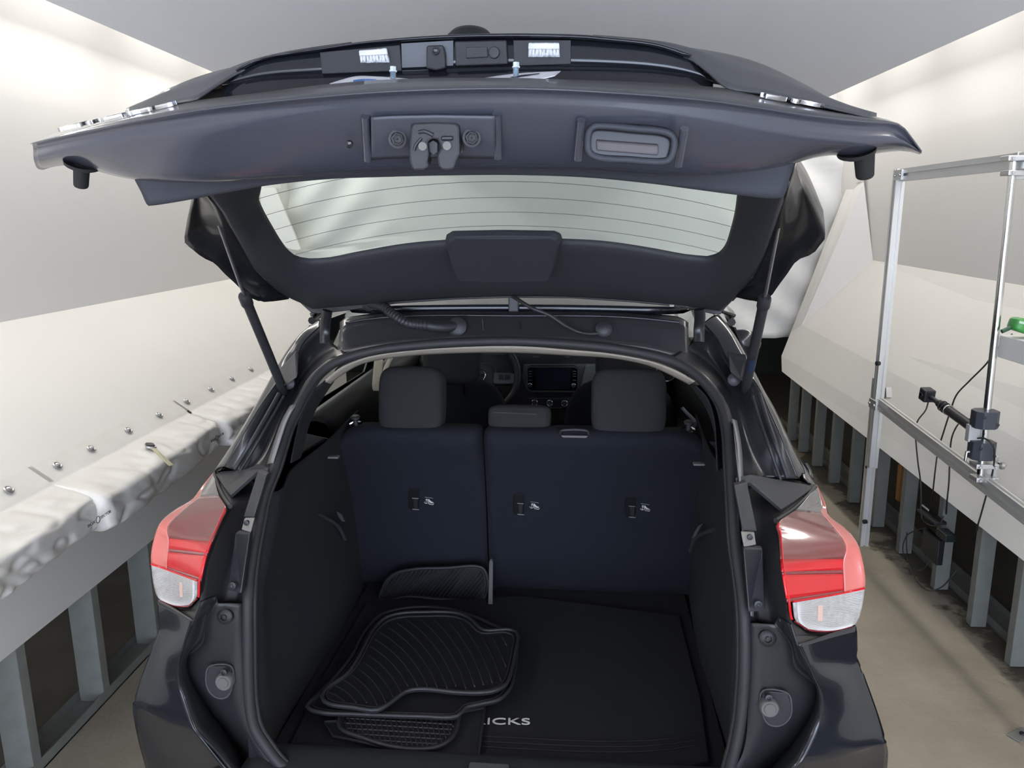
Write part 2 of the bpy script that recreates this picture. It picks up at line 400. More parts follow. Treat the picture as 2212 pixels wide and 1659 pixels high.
for p in ((1694, 812), (1720, 833), (1752, 858), (1790, 889), (1835, 921), (1890, 965), (1951, 1012), (2034, 1074), (2120, 1139), (2212, 1212)):
    q = Wx(p, 1.85); o = sr if first else sr.copy()
    if not first: COL.objects.link(o)
    first = False
    o.location = (1.852+max(0, q.y-3)*0.02, q.y, 0.006); o.scale.z = (rz(q.y, .475, .57)+0.03)/0.62
    tag(o, 'grey steel stud under the white panel on the right', 'stud', 'studs under the right panel')

# white sheet hung across the far end, gathered at its edges
rows = []
for i in range(61):
    x = -2.45+4.95*i/60; r = []
    for j in range(41):
        z = 0.765+2.15*j/40
        e = min(1, max(0, abs(x)-1.25)/.55)
        dy = 0.035*e*math.sin(z*17+abs(x)*13+2*NZ.noise(V((x*2, z*2, 3)))) + 0.03*NZ.noise(V((x*3, z*1.2, 1))) + 0.10*math.sin(z*1.6)
        if j < 3: dy += 0.02*math.sin(x*25)
        r.append(V((x, 6.75+dy, z)))
    rows.append(r)
tag(link('curtain', bm_mesh(grid_bm(rows), 'curtain'), SHEET, None, True, 0.004), 'white fabric sheet hung across the far end of the tunnel', 'curtain')

# padded vinyl covers along the foot of the left slope
def pad(y0, y1, label, seed, grom):
    root = empty('wall_pad', (-1.71, (y0+y1)/2, 0.86)); tag(root, label, 'padding', 'padded vinyl covers on the left')
    prof_ = [(-1.775, 0.990), (-1.702, 0.937), (-1.695, 0.930), (-1.62, 0.914), (-1.562, 0.893), (-1.552, 0.885), (-1.548, 0.875), (-1.546, 0.83), (-1.548, 0.788), (-1.552, 0.778), (-1.57, 0.773), (-1.70, 0.77)]
    n = int((y1-y0)/0.012); pts = [V((a, 0, b)) for a, b in prof_]
    pr = lin(pts, 70); rows = []
    for i in range(n+1):
        t = i/n; y = y0+(y1-y0)*t; r = []
        ed = min(1, min(i, n-i)/2.0)
        for k, q in enumerate(pr):
            f = max(0, min(1, (q.x+1.70)/.10)) if q.z > .80 else max(0, min(1, (q.x+1.70)/.14))
            nf = NZ.noise(V((y*4, q.z*7+q.x*3, seed)))
            w1 = nf*0.016 + NZ.noise(V((q.x*11, y*17+q.z*22, seed+4)))*0.006
            cr = 0.014*max(0, 1-abs(NZ.noise(V((y*7+q.z*9, y*3-q.z*14, seed*3.1))))*4.5)
            fr_ = max(0, min(1, (0.90-q.z)/0.05))
            grow = 0.045*(1-t)
            r.append(V((q.x+f*(w1-cr*fr_+grow-(1-ed)*0.015), y, q.z+f*(0.8*w1-cr*.6*(1-fr_)-0.012*(1-t)*fr_-0.008*math.sin(math.pi*t)))) - root.location)
        rows.append(r)
    bm = grid_bm(rows)
    for rr in (rows[0], rows[-1]):
        c = [p for p in rr[14:]]
        vs = [bm.verts.new(p) for p in c]; bm.faces.new(vs)
    bmesh.ops.remove_doubles(bm, verts=bm.verts[:], dist=1e-5)
    link('cover', bm_mesh(bm, 'cover'), VINYL, root)
    for g in grom:
        c = V((-1.735, g, 0.967)) - root.location; nn = V((0.62, 0, 0.84)).normalized()
        gr = lathe('grommet', c, nn, [(0.016, 0), (0.0165, 0.003), (0.013, 0.005), (0.010, 0.003)], STEEL, root, 18)
        lathe('screw_head', c, nn, [(0.010, 0.001), (0.009, 0.006), (0.004, 0.008), (0.0001, 0.008)], STEEL, gr, 14)
    return root
gy = lambda pts: [Wx(p, -1.735).y for p in pts]
p1_ = pad(0.9, 2.44, 'white padded vinyl cover in the lower left corner, nearest of its row', 1, gy([(23, 1088), (127, 1029)]))
p2_ = pad(2.42, 3.42, 'white padded vinyl cover with the key fob lying on it', 5, gy([(200, 993), (280, 952), (346, 916), (405, 884)]))
p3_ = pad(3.44, 5.4, 'white padded vinyl cover farthest along the left wall, partly behind the car', 9, gy([(457, 856), (503, 835), (544, 816), (581, 796)]))
BLK = mat('black_print', (0.03, 0.03, 0.03), 0.6)
def padprint(root, p, hgt, x=-1.512):
    q = Wx(p, x) - root.location
    m_ = text('print', 'BOX', q, (0, 1, 0), (0, 0, 1), hgt, BLK, root, 0.001, 0.042)
    text('print', 'TECTOR', q+V((0, .072, 0)), (0, 1, 0), (0, 0, 1), hgt, BLK, root, 0.001, 0.062)
    ring('emblem', q+V((.001, .057, hgt*.5)), (1, 0, 0), .011, .0012, BLK, root, 20)
padprint(p1_, (190, 1140), 0.010)
padprint(p2_, (456, 956), 0.010)

# key fob with a paper tag
kf = empty('key_fob', Wz((325, 966), 0.918)); tag(kf, 'black and silver key fob with a yellowed paper tag on the white padding', 'key')
k0 = Matrix.Rotation(R(35), 3, 'Z') @ Matrix.Rotation(R(12), 3, 'Y')
fo = [k0 @ p for p in rrect((0, 0, 0), (1, 0, 0), (0, 1, 0), 0.040, 0.064, 0.015)]
fk = prism('case', fo, [p*1.04+V((0, 0, .009)) for p in fo], STEEL, kf, 0.003)
prism('button_face', [p*0.8+V((0, 0, .009)) for p in fo], [p*0.76+V((0, 0, .014)) for p in fo], BLACKP, kf, 0.002)
ring('ring', (0.022, -0.040, 0.006), (0, 0.5, 1), 0.012, 0.001, STEEL, kf, 20)
tg = [V((0.03, -0.05, 0.008)), V((0.045, -0.046, 0.008)), V((0.118, -0.060, -0.055)), V((0.108, -0.074, -0.055))]
TAGM = mat('yellowed_tag', (0.42, 0.38, 0.25), 0.5)
poly('tag', tg, V((0, 0, 0.003)), TAGM, kf)
# ------------------------------------------------------------ the car (all its parts are in the car's own frame)
car = empty('car', ROTZ @ V((-CARX, 0, 0)), PHI)
tag(car, 'black compact car seen from behind with its tailgate raised', 'car')
S2 = lambda a, b: tuple((a, b))
# ---------------- tailgate
H0p = [(70, 309), (125, 296), (200, 280), (300, 260), (450, 235), (625, 215), (850, 197), (1106, 191), (1306, 199), (1531, 217), (1656, 235), (1756, 250), (1856, 261), (1946, 270), (1962, 288), (1990, 327)]
H0 = CV(H0p, 1.02, 1.235, .69)
H1 = CV([(73, 322), (130, 308), (200, 294), (300, 274), (450, 248), (625, 228), (850, 209), (1106, 203), (1306, 211), (1531, 230), (1656, 249), (1756, 265), (1856, 277), (1936, 285), (1955, 300), (1990, 329)], 1.035, 1.245, .69)
H2 = CV([(74, 345), (122, 335), (200, 322), (300, 306), (450, 290), (625, 270), (800, 255), (1069, 249), (1306, 258), (1531, 278), (1656, 293), (1756, 303), (1856, 308), (1925, 306), (1960, 312), (1990, 330)], 1.05, 1.24, .69)
H3 = CV([(80, 362), (107, 357), (150, 352), (200, 362), (250, 375), (290, 382), (425, 386), (585, 376), (750, 365), (900, 358), (1106, 354), (1275, 358), (1449, 369), (1540, 369), (1629, 363), (1697, 353), (1752, 338), (1801, 330), (1850, 334), (1900, 325), (1956, 322), (1988, 332)], 1.13, 1.27, .70)
H4 = CV([(92, 366), (115, 359), (150, 356), (200, 366), (250, 379), (290, 385), (425, 390), (585, 380), (750, 369), (900, 362), (1106, 358), (1275, 362), (1449, 373), (1540, 373), (1629, 366), (1697, 356), (1752, 341), (1801, 334), (1850, 338), (1900, 329), (1956, 325), (1986, 332)], 1.19, 1.29, .70)
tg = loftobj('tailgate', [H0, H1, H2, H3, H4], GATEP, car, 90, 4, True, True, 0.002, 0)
# outer skin: strip above the hem, then the plate recess, the garnish wall with its lip, shoulders, skin on to the glass
B1 = CV([(66, 311), (122, 288), (200, 266), (290, 240), (398, 221), (550, 202), (715, 182), (850, 172), (1106, 169), (1206, 172), (1406, 179), (1556, 190), (1646, 202), (1756, 224), (1860, 246), (1950, 271), (1966, 290), (1992, 327)], 1.10, 1.30, .46)
loftobj('outer_skin', [H0, B1], mat('black_paint_reflection', (0.070, 0.071, 0.076), 0.40, coat=0.25), tg, 90, 3, True, False, 0.001, 0)  # ceiling reflection painted into the black as an even grey
BR = CV([(422, 216), (550, 202), (715, 182), (850, 172), (1106, 169), (1206, 172), (1406, 179), (1571, 190)], 1.10, 1.254, .415)
WB = CV([(480, 184), (560, 168), (696, 160), (869, 153), (968, 149), (1110, 144), (1260, 144), (1406, 150), (1500, 164), (1540, 176)], 1.31, 1.31, .4)
WT = CV([(517, 155), (565, 132), (615, 121), (692, 111), (785, 97), (864, 91), (976, 85), (1113, 83), (1260, 86), (1296, 89), (1416, 102), (1488, 125)], 1.315, 1.315, .4)
BRl = [p + V((0, -0.004, -0.004)) for p in BR]
BRd = crom(BR, 40); WBd = crom(WB, 40)
loftobj('plate_recess', [BRl, [a.lerp(b, .12)+V((0, 0, -.035)) for a, b in zip(BRd, WBd)], [a.lerp(b, .85)+V((0, 0, -.04)) for a, b in zip(BRd, WBd)], [p+V((0, 0, -.001)) for p in WBd]], PAINT, tg, 60, 3, True, True, 0.003, 0)
gar = loftobj('garnish', [WB, WT], PAINT, tg, 60, 3, True, False, 0.003, 0)
L1 = [p + V((0, -0.012, 0.0)) for p in WT]
L2 = CV([(515, 146), (565, 129), (615, 118), (692, 104), (785, 92), (864, 84), (976, 77), (1113, 74), (1260, 77), (1296, 80), (1416, 94), (1495, 118)], 1.305, 1.315, .4)
L3 = [p + V((0, 0.05, 0.010)) for p in L2]
loftobj('garnish_lip', [WT, L1, L2, L3], PAINT, gar, 60, 4, True, True, 0.003, 0)
for sd in (0, 1):                                  # shoulders either side of the recess
    if sd == 0:
        a = CV([(290, 243), (330, 236), (398, 221), (422, 216)], 1.1, 1.27, .43)
        b = [P((298, 232), 1.36), P((350, 200), 1.38), P((415, 172), 1.40), P((465, 156), 1.40)]
        c = [P((422, 216), 1.254), P((470, 185), 1.285), P((517, 155), 1.31), P((565, 131), 1.315)]
        top = [P((272, 247), 1.33), P((298, 233), 1.36), P((350, 200), 1.38), P((415, 172), 1.40), P((465, 156), 1.40), P((520, 143), 1.38), P((575, 131), 1.35), P((660, 114), 1.33), P((760, 101), 1.325)]
    else:
        a = CV([(1571, 190), (1646, 202), (1756, 224), (1856, 247)], 1.1, 1.27, .43)
        c = [P((1571, 190), 1.254), P((1530, 158), 1.285), P((1488, 125), 1.31), P((1406, 95), 1.31)]
        top = [P((1892, 257), 1.32), P((1852, 246), 1.34), P((1806, 225), 1.36), P((1771, 203), 1.38), P((1706, 168), 1.40), P((1631, 135), 1.40), P((1531, 111), 1.37), P((1406, 96), 1.335), P((1280, 86), 1.325)]
    if sd == 0:
        s0 = [P((272, 249), 1.30), P((290, 242), 1.29), P((340, 233), 1.28), P((398, 221), 1.262), P((422, 216), 1.254), P((470, 185), 1.285), P((517, 157), 1.31), P((575, 136), 1.318), P((660, 121), 1.32), P((760, 107), 1.32)]
    else:
        s0 = [P((1892, 259), 1.30), P((1856, 249), 1.29), P((1756, 226), 1.28), P((1646, 203), 1.262), P((1571, 190), 1.254), P((1530, 158), 1.285), P((1488, 127), 1.31), P((1406, 104), 1.318), P((1280, 92), 1.32)]
    loftobj('shoulder', [s0, [p.lerp(q, .5)+V((0, .0, .008)) for p, q in zip(crom(s0, 12), crom(top, 12))], top, [p+V((0, .07, .006)) for p in top]], MATS['black_paint_reflection'], tg, 40, 4, True, False, 0.003, 0)
# upper outer skin behind the garnish, out of sight from here, closing the tailgate
def hz(x, y): return 2.075 - 0.40*max(0, (y-1.34)) - 0.22*max(0, abs(x)-0.1)**2 - (0.9*max(0, abs(x)-.42))**2
tops = [[V((x/10*0.60, y, hz(x/10*.60, y) + (0.02 if y > 1.4 else -0.01))) for x in range(-10, 11)] for y in (1.36, 1.40, 1.44)]
loftobj('upper_skin', tops, PAINT, tg, 40, 2, True, True, 0.003, 0)
tag_w = lathe('wiper_cap', P((1016, 84), 1.62), (0, 0.2, 1), [(0.050, -0.03), (0.047, 0.0), (0.038, 0.010), (0.02, 0.017), (0.001, 0.019)], BLACKP, tg, 28)
# lower trim: plastic band along the lower edge of the window
E0 = CV([(290, 384), (330, 387), (425, 389), (585, 379), (750, 368), (900, 361), (1106, 357), (1275, 361), (1449, 372), (1540, 372), (1629, 365), (1697, 355), (1716, 351)], 1.18, 1.217, .51)
F0 = CV([(321, 443), (340, 441), (423, 427), (500, 412), (583, 398), (708, 385), (840, 380), (960, 377), (1106, 376), (1263, 381), (1401, 394), (1500, 407), (1592, 419), (1672, 427), (1692, 424)], 1.215, 1.238, .5)
F1 = [p+V((0, .03, .012)) for p in F0]
loftobj('lower_trim', [E0, [p.lerp(q, .5) for p, q in zip(crom(E0, 40), crom(F0, 40))], F0, F1, [p+V((0, .10, .03)) for p in F0]], TRIMP, tg, 80, 4, True, True, 0.003, 0)
# window: inner outline of the trim (U shape), glass just beyond it
GL = [(574, 345), (566, 395), (559, 426), (567, 449), (590, 491), (610, 524), (623, 540), (643, 554), (669, 559), (708, 557), (774, 544), (872, 527), (958, 519), (1087, 514), (1211, 516), (1303, 521), (1401, 535), (1483, 550), (1526, 554), (1549, 547), (1565, 531), (1579, 491), (1588, 452), (1592, 419), (1594, 395), (1598, 350)]
def gplane(p, off=0.0):                            # the window surface: slopes down away from the camera, bowed over the width
    lo, hi = 1.0, 3.0
    for i in range(40):
        m = (lo+hi)/2; q = P(p, m)
        z = 1.757 - 0.52*(m-1.98) - 0.19*q.x*q.x - 0.0*abs(q.x)
        if q.z < z + off: lo = m
        else: hi = m
    return P(p, lo)
def gz(x, y): return 1.757 - 0.52*(y-1.98) - 0.19*x*x
Gi = [gplane(p, -0.004) for p in GL]
OU = [(424, 375), (440, 410), (455, 428), (475, 452), (492, 482), (511, 514), (528, 545), (544, 573), (560, 592), (577, 609), (598, 628), (623, 643), (649, 654), (675, 668), (764, 660), (853, 652), (980, 644), (1106, 640), (1237, 642), (1369, 650), (1470, 660), (1556, 672), (1582, 650), (1600, 630), (1625, 600), (1645, 565), (1662, 525), (1676, 485), (1688, 450), (1696, 425), (1702, 400), (1710, 365)]
OUY = [1.36, 1.46, 1.49, 1.56, 1.66, 1.78, 1.86, 1.92, 1.97, 2.0, 2.05, 2.10, 2.15, 2.195, 2.197, 2.198, 2.2, 2.2, 2.2, 2.198, 2.197, 2.195, 2.10, 2.05, 1.98, 1.90, 1.80, 1.68, 1.58, 1.50, 1.46, 1.36]
Oo = [P(p, y) for p, y in zip(OU, OUY)]
def seg3(pts, i, j, a, b, c): return crom(pts[:i+1], a)[:-1] + crom(pts[i:j+1], b)[:-1] + crom(pts[j:], c)
g_ = seg3(Gi, 8, 18, 22, 40, 22); o_ = seg3(Oo, 13, 21, 22, 40, 22)
n_ = len(g_)
rowsU = []
for t, lift in ((0, 0), (0.03, -0.012), (0.10, -0.016), (0.5, -0.028), (0.85, -0.018), (1.0, 0)):
    rowsU.append([g.lerp(o, t)+V((0, 0, lift)) for g, o in zip(g_, o_)])
UTR = mat('upper_trim_felt', (0.026, 0.027, 0.033), 0.6, bump=0.12, bscale=900)
ut = link('upper_trim', bm_mesh(grid_bm(rowsU), 'upper_trim'), UTR, tg, True, 0.003, 0, 1)
# bright edge line of the frit and glass
gb = crom([p for p in Gi[6:21]], 41)
gb = [V((p.x*1.02, p.y+0.012, 0)) for p in gb]
ga = [V((-0.535+1.07*i/40, 1.47, 0)) for i in range(41)]
gl_rows = []
for k in range(13):
    gl_rows.append([V((q.x, q.y, gz(q.x, q.y)+0.004)) for q in [a_.lerp(b_, k/12) for a_, b_ in zip(ga, gb)]])
rw = link('rear_window', bm_mesh(grid_bm(gl_rows), 'rear_window'), GREENGL, tg, True, 0.004, 0, 1)
bm = bmesh.new()
for k in range(9):                                  # heating wires printed on the inside
    y = 1.44+k*0.062
    tube_bm([V((x*0.535/16, y+0.10*(x*0.535/16)**2, gz(x*0.535/16, y+0.10*(x*0.535/16)**2)+0.0035)) for x in range(-16, 17)], 0.00055, 4, bm)
link('defroster_grid', bm_mesh(bm, 'defroster_grid'), WIRE, tg)
# high brake lamp cover
bo = [(961, 520), (964, 507), (977, 499), (1087, 497), (1196, 499), (1210, 505), (1214, 518), (1208, 545), (1197, 590), (1188, 603), (1087, 605), (988, 603), (979, 592)]
by = [1.900+0.115*max(0, (p[1]-500))/105 for p in bo]
fA = [P(p, y) for p, y in zip(bo, by)]
cA = sum(fA, V((0, 0, 0)))/len(fA)
fB = [p.lerp(cA, .07)+V((0, -.012, -.012)) for p in fA]
bm = prism_bm(fB, fA); bm2 = prism_bm(fA, [p+V((0, .055, .0)) for p in fA], bm)
link('brake_light_cover', bm_mesh(bm, 'brake_light_cover'), mat('brake_cover_plastic', (0.022, 0.024, 0.031), 0.6, bump=.1, bscale=800), tg, False, 0, 0.004)
# spoiler side fins
FO = [((412, 414), 1.50), ((419, 427), 1.55), ((408, 470), 1.65), ((400, 511), 1.766), ((400, 522), 1.775), ((420, 540), 1.81), ((439, 555), 1.834), ((462, 566), 1.85), ((486, 590), 1.89), ((511, 613), 1.925), ((537, 639), 1.95), ((560, 650), 1.965), ((583, 650), 2.0), ((623, 645), 2.09)]
FOr = [((1700, 350), 1.50), ((1711, 373), 1.54), ((1746, 426), 1.63), ((1775, 491), 1.74), ((1782, 511), 1.766), ((1770, 528), 1.80), ((1754, 547), 1.834), ((1723, 560), 1.85), ((1700, 590), 1.89), ((1680, 617), 1.92), ((1664, 639), 1.945), ((1644, 651), 1.96), ((1618, 647), 2.0), ((1585, 639), 2.09)]
fo_ = crom([P(p, y) for p, y in FO], 40); fi_ = crom(Oo[1:12], 40)
PAINTIN = mat('black_inner_paint', (0.010, 0.011, 0.014), 0.3, coat=0.2)
def fin(fo_, fi_, s):
    mid = [a.lerp(b, .45)+V((s*0.012, 0.0, 0.02)) for a, b in zip(fo_, fi_)]
    ob = [a+V((-s*.0, .03, .05)) for a in fo_]
    loftobj('spoiler_fin', [fi_, mid, fo_, ob], PAINTIN, tg, 40, 3, False, False, 0.004, 0)
fin(fo_, fi_, -1)
fin(crom([P(p, y) for p, y in FOr], 40), crom(list(reversed(Oo[22:]))[1:], 40), 1)
for pts in ([(649, 653), (662, 665), (675, 677), (690, 677), (764, 668), (853, 655), (980, 646), (1106, 642), (1237, 643), (1369, 652), (1470, 662), (1540, 677), (1556, 678), (1565, 665), (1578, 652)],):
    a = CV(pts, 2.205, 2.205, .6)
    loftobj('spoiler_edge', [a, [p+V((0, .06, .05)) for p in a], [p+V((0, .02, .09)) for p in a]], BLACKP, tg, 60, 2, False, True, 0.004, 0)
# flat reinforcing field behind the latch
fld = [[P((x, y+d), Y) for x, d in ((802, 3), (846, 0), (940, -2), (1069, 0))] for y, Y in ((250, 1.041), (296, 1.063), (341, 1.098))]
loftobj('latch_field', fld, mat('latch_field_hazed', (0.058, 0.061, 0.078), 0.35), tg, 30, 4, False, True, 0.003, 0)  # tailgate paint a step lighter, with the same haze in its colour
# latch with its claw, bolts
LY = 1.045
def lp(zx, zy): return (700+zx/5.267, 220+zy/5.267)
la = [lp(935, 212), lp(1540, 200), lp(1560, 260), lp(1582, 590), lp(1500, 600), lp(1200, 640), lp(975, 600), lp(945, 240)]
pl_ = [P(p, LY+.02) for p in la]
poly('latch_plate', pl_, V((0, .012, .006)), GREYP, tg, 0.002)
bodyl = [lp(985, 280), lp(1010, 235), lp(1250, 222), lp(1500, 235), lp(1540, 280), lp(1545, 590), lp(1500, 690), lp(1480, 770), lp(1400, 785), lp(1320, 770), lp(1290, 700), lp(1280, 600), lp(1330, 520), lp(1290, 435), lp(1225, 425), lp(1180, 460), lp(1195, 600), lp(1180, 680), lp(1200, 740), lp(1130, 780), lp(1010, 785), lp(970, 690), lp(960, 590)]
b1 = [P(p, LY) for p in bodyl]
latch = poly('latch', b1, V((0, .025, .010)), BLACKP, tg, 0.003)
for q in ((1120, 505), (1398, 500)): cyl('rivet', P(lp(*q), LY-.004), P(lp(*q), LY+.01), 0.0055, mat('zinc_plated', (0.15, 0.145, 0.125), 0.5), latch, 16)
cl = [lp(1195, 470), lp(1240, 440), lp(1290, 470), lp(1290, 570), lp(1240, 605), lp(1200, 560)]
poly('claw', [P(p, LY+.008) for p in cl], V((0, .006, .003)), GREYP, latch)
box('slot', P(lp(1400, 415), LY-.001), (0.016, 0.006, 0.006), FRIT, latch)
tube('rib', [P(lp(1075, 345), LY-.001), P(lp(1150, 338), LY-.002), P(lp(1240, 380), LY-.001)], 0.0025, BLACKP, latch, 6, 10)
tube('rib', [P(lp(1105, 415), LY-.001), P(lp(1040, 500), LY-.002), P(lp(1025, 555), LY-.001)], 0.002, BLACKP, latch, 6, 10)
for q in ((835, 425), (1680, 410)):
    c = P(lp(*q), LY+.012); nn = (P(lp(*q), LY)-C0).normalized()*-1
    b_ = lathe('latch_bolt', c, nn, [(0.012, -0.004), (0.012, 0.002), (0.009, 0.0025)], BLACKP, tg, 22)
    lathe('hex_head', c, nn, [(0.0085, 0.001), (0.0085, 0.009), (0.006, 0.010), (0.0055, 0.005), (0.001, 0.004)], GREYP, b_, 6)
# pressed reinforcement around the latch and the grab recess
def rimloop(name, pts, Y, r, m):
    tube(name, [P(p, Y) for p in pts], r, m, tg, 8, 48, closed=True)
zr = lambda x, y: (1080+x/4.608, 220+y/4.608)
ro = [zr(890, 290), zr(940, 245), zr(1020, 240), zr(1350, 270), zr(1640, 300), zr(1720, 340), zr(1738, 400), zr(1715, 520), zr(1680, 580), zr(1600, 598), zr(1300, 580), zr(960, 550), zr(890, 500), zr(875, 440)]
grb = [P(p, 1.065) for p in ro]
pull = tube('pull_recess', grb, 0.0045, TRIMP, tg, 8, 56, closed=True)
poly('recess_floor', [p+V((0, .012, .006)) for p in crom(grb, 40, True)], V((0, .004, .002)), FRIT, tg)
hd = [zr(955, 388), zr(1580, 435), zr(1580, 535), zr(960, 485)]
poly('pull_bar', [P(p, 1.072) for p in hd], V((0, .01, .005)), mat('pull_plastic', (0.09, 0.08, 0.085), 0.5), tg, 0.002)
for a, b in (((812, 180), (775, 570)), ((1838, 265), (1775, 630))):
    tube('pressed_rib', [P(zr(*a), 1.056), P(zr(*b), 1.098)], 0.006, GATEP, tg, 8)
for a, b in ((lp(470, 160), lp(500, 660)), (lp(1965, 140), lp(1978, 630))):
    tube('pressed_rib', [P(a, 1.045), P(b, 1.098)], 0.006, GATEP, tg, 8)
for q in ((265, 280), (285, 485), (770, 265), (1730, 260)):
    lathe('blind_plug', P(lp(*q), 1.072), (0, -1, -.5), [(0.005, -.003), (0.005, 0.001), (0.002, 0.003), (0.0001, .003)], PAINT, tg, 12)
# rubber bump stops on both corners
for pts, base in (((((160, 345), (194, 345), (191, 405), (159, 402))), (178, 352)), (((1847, 335), (1886, 335), (1884, 380), (1853, 385)), (1850, 325))):
    cxx = sum(p[0] for p in pts)/4; wid = (pts[1][0]-pts[0][0])/F_PX*1.27/2
    a = P((pts[0][0]*.5+pts[1][0]*.5, pts[0][1]-6), 1.245); b = P((pts[2][0]*.5+pts[3][0]*.5, (pts[2][1]+pts[3][1])/2), 1.262)
    st = sharp(link('bump_stop', bm_mesh(cyl_bm(a, b, wid*1.02, 24, None, wid*.88), 'bump_stop'), mat('stop_rubber', (0.012, 0.012, 0.013), 0.7), tg, True, 0, 0.003))
    lathe('stop_base', P(base, 1.235), (b-a).normalized(), [(0.028, -.002), (0.027, .004), (0.02, .008), (0.001, .009)], MATS['stop_rubber'], st, 24)
# licence-plate lamps, camera, release switch on the garnish wall
ze = lambda x, y: (680+x/3.814, 60+y/3.814)
LENS = mat('lamp_lens', (0.75, 0.77, 0.80), 0.08, spec=0.8, noise=(160, (0.30, 0.31, 0.34), 0.12))
for q, hs in (([(365, 185), (590, 165), (615, 285), (375, 290)], [(40, 200), (700, 140), (715, 355), (60, 380)]), ([(1762, 122), (2012, 122), (2020, 240), (1757, 240)], [(1635, 100), (2110, 100), (2110, 300), (1640, 315)])):
    hb = poly('plate_lamp', [P(ze(*p), 1.306) for p in hs], V((0, .006, 0)), BLACKP, tg, 0.001)
    poly('lamp_frame', [P(ze(p[0], p[1]), 1.300) for p in q], V((0, .008, 0)), MATS['lamp_lens'], hb, 0.001)
    bm = bmesh.new(); c4 = [P(ze(*p), 1.299) for p in q]
    for k in range(9):
        t = (k+.5)/9; a = c4[3].lerp(c4[2], t); b = c4[0].lerp(c4[1], t); a2 = a.lerp(b, .08); b2 = a.lerp(b, .52)
        tube_bm([a2, b2], 0.0016, 6, bm)
    for t in (.62, .74, .86): tube_bm([c4[3].lerp(c4[0], t), c4[2].lerp(c4[1], t)], 0.0018, 6, bm)
    link('lens_ribs', bm_mesh(bm, 'lens_ribs'), mat('clear_ribs', (0.85, 0.87, 0.9), 0.1, spec=0.9), hb)
cm = poly('camera_housing', [P(ze(*p), 1.298) for p in ((925, 145), (1055, 140), (1072, 200), (1078, 330), (1000, 350), (918, 335), (918, 170))], V((0, .014, 0)), BLACKP, tg, 0.002)
ring('camera_lens', P(ze(993, 190), 1.294), (0, -1, -.2), 0.005, 0.0012, GREYP, cm, 20)
lathe('lens_dome', P(ze(993, 190), 1.297), (0, -1, -.2), [(0.0055, 0), (0.004, .003), (0.0001, .004)], FRIT, cm, 16)
sw = poly('release_switch', [P(ze(*p), 1.300) for p in ((1150, 110), (1580, 100), (1590, 300), (1160, 315))], V((0, .010, 0)), BLACKP, tg, 0.002)
poly('switch_pad', [P(ze(*p), 1.296) for p in ((1245, 160), (1420, 155), (1425, 240), (1245, 250))], V((0, .006, 0)), GREYP, sw, 0.001)
lathe('switch_button', P(ze(1478, 205), 1.298), (0, -1, -.1), [(0.009, 0), (0.008, .003), (0.0001, .004)], GREYP, sw, 18)
poly('garnish_panel', [P(ze(*p), 1.309) for p in ((712, 130), (1140, 105), (1140, 325), (915, 350), (720, 360))], V((0, .002, 0)), mat('body_grey_panel', (0.12, 0.13, 0.145), 0.45), gar)
# paper plate, curling, with its two loose screws
pr_ = []
top = [(712, 181), (740, 172), (770, 165), (820, 166), (865, 169), (930, 176), (975, 177), (1026, 172), (1070, 165), (1117, 159), (1165, 156), (1211, 154)]
low = [(718, 183), (745, 184), (775, 184), (820, 186), (865, 188), (930, 192), (975, 192), (1026, 188), (1070, 182), (1117, 178), (1165, 172), (1198, 164)]
loftobj('paper_plate', [[P(p, 1.245) for p in top], [P(p, 1.13) for p in low]], mat('white_paper', (0.80, 0.80, 0.86), 0.5), tg, 50, 6, True, True, 0.001, 0)
BLUE = mat('blue_print', (0.02, 0.16, 0.55), 0.4)
pa = [P(p, 1.13) for p in low]; 
def onplate(t, s): 
    a = crom([P(p, 1.245) for p in top], 50); b = crom([P(p, 1.13) for p in low], 50); i = int(t*49); return a[i].lerp(b[i], s)+V((0, -.0012, .0012))
el = [onplate(.185+.075*math.cos(6.283*k/24), .75+.30*math.sin(6.283*k/24)) for k in range(24)]
poly('blue_emblem', el, V((0, -.0006, .0006)), BLUE, tg)
poly('black_mark', [onplate(t, s) for t, s in ((.80, .5), (.845, .40), (.92, .30), (.92, .36), (.855, .50), (.82, .62))], V((0, -.0006, .0006)), FRIT, tg)
for px, py0, py1 in ((849, 145, 170), (1114.5, 136, 168)):
    b = P((px, py1), 1.19); a = P((px, py0+9), 1.19); d = (a-b).normalized()
    n = 40; hs_ = [(0.0034+0.0011*math.sin(k*1.9), (a-b).length*k/n) for k in range(n+1)]
    sc_ = lathe('plate_screw', b, d, hs_, ZINC, tg, 12)
    lathe('screw_head', a, d, [(0.0001, -.001), (0.0062, -.0008), (0.0062, .0010), (0.0048, .0012), (0.0048, .0065), (0.003, .0068), (0.0028, .004), (0.0001, .004)], ZINC, sc_, 6)
# chrome lettering along the hem
def bandpt(px, py, k):
    return P((px, py), k)
a0 = bandpt(128, 289, 1.262); a1 = bandpt(372, 234, 1.232)
rt = a1-a0
text('model_lettering', 'KICKS', a0+V((0, 0, .003)), rt, V((0.0, 1, .30)), 0.022, CHROME, tg, 0.006, rt.length)
b0 = bandpt(1655, 216, 1.215); b1 = bandpt(1779, 237, 1.262)
text('trim_lettering', 'SR', b0+V((0, 0, .002)), b1-b0, V((0.0, 1, .25)), 0.022, CHROME, tg, 0.006, (b1-b0).length)
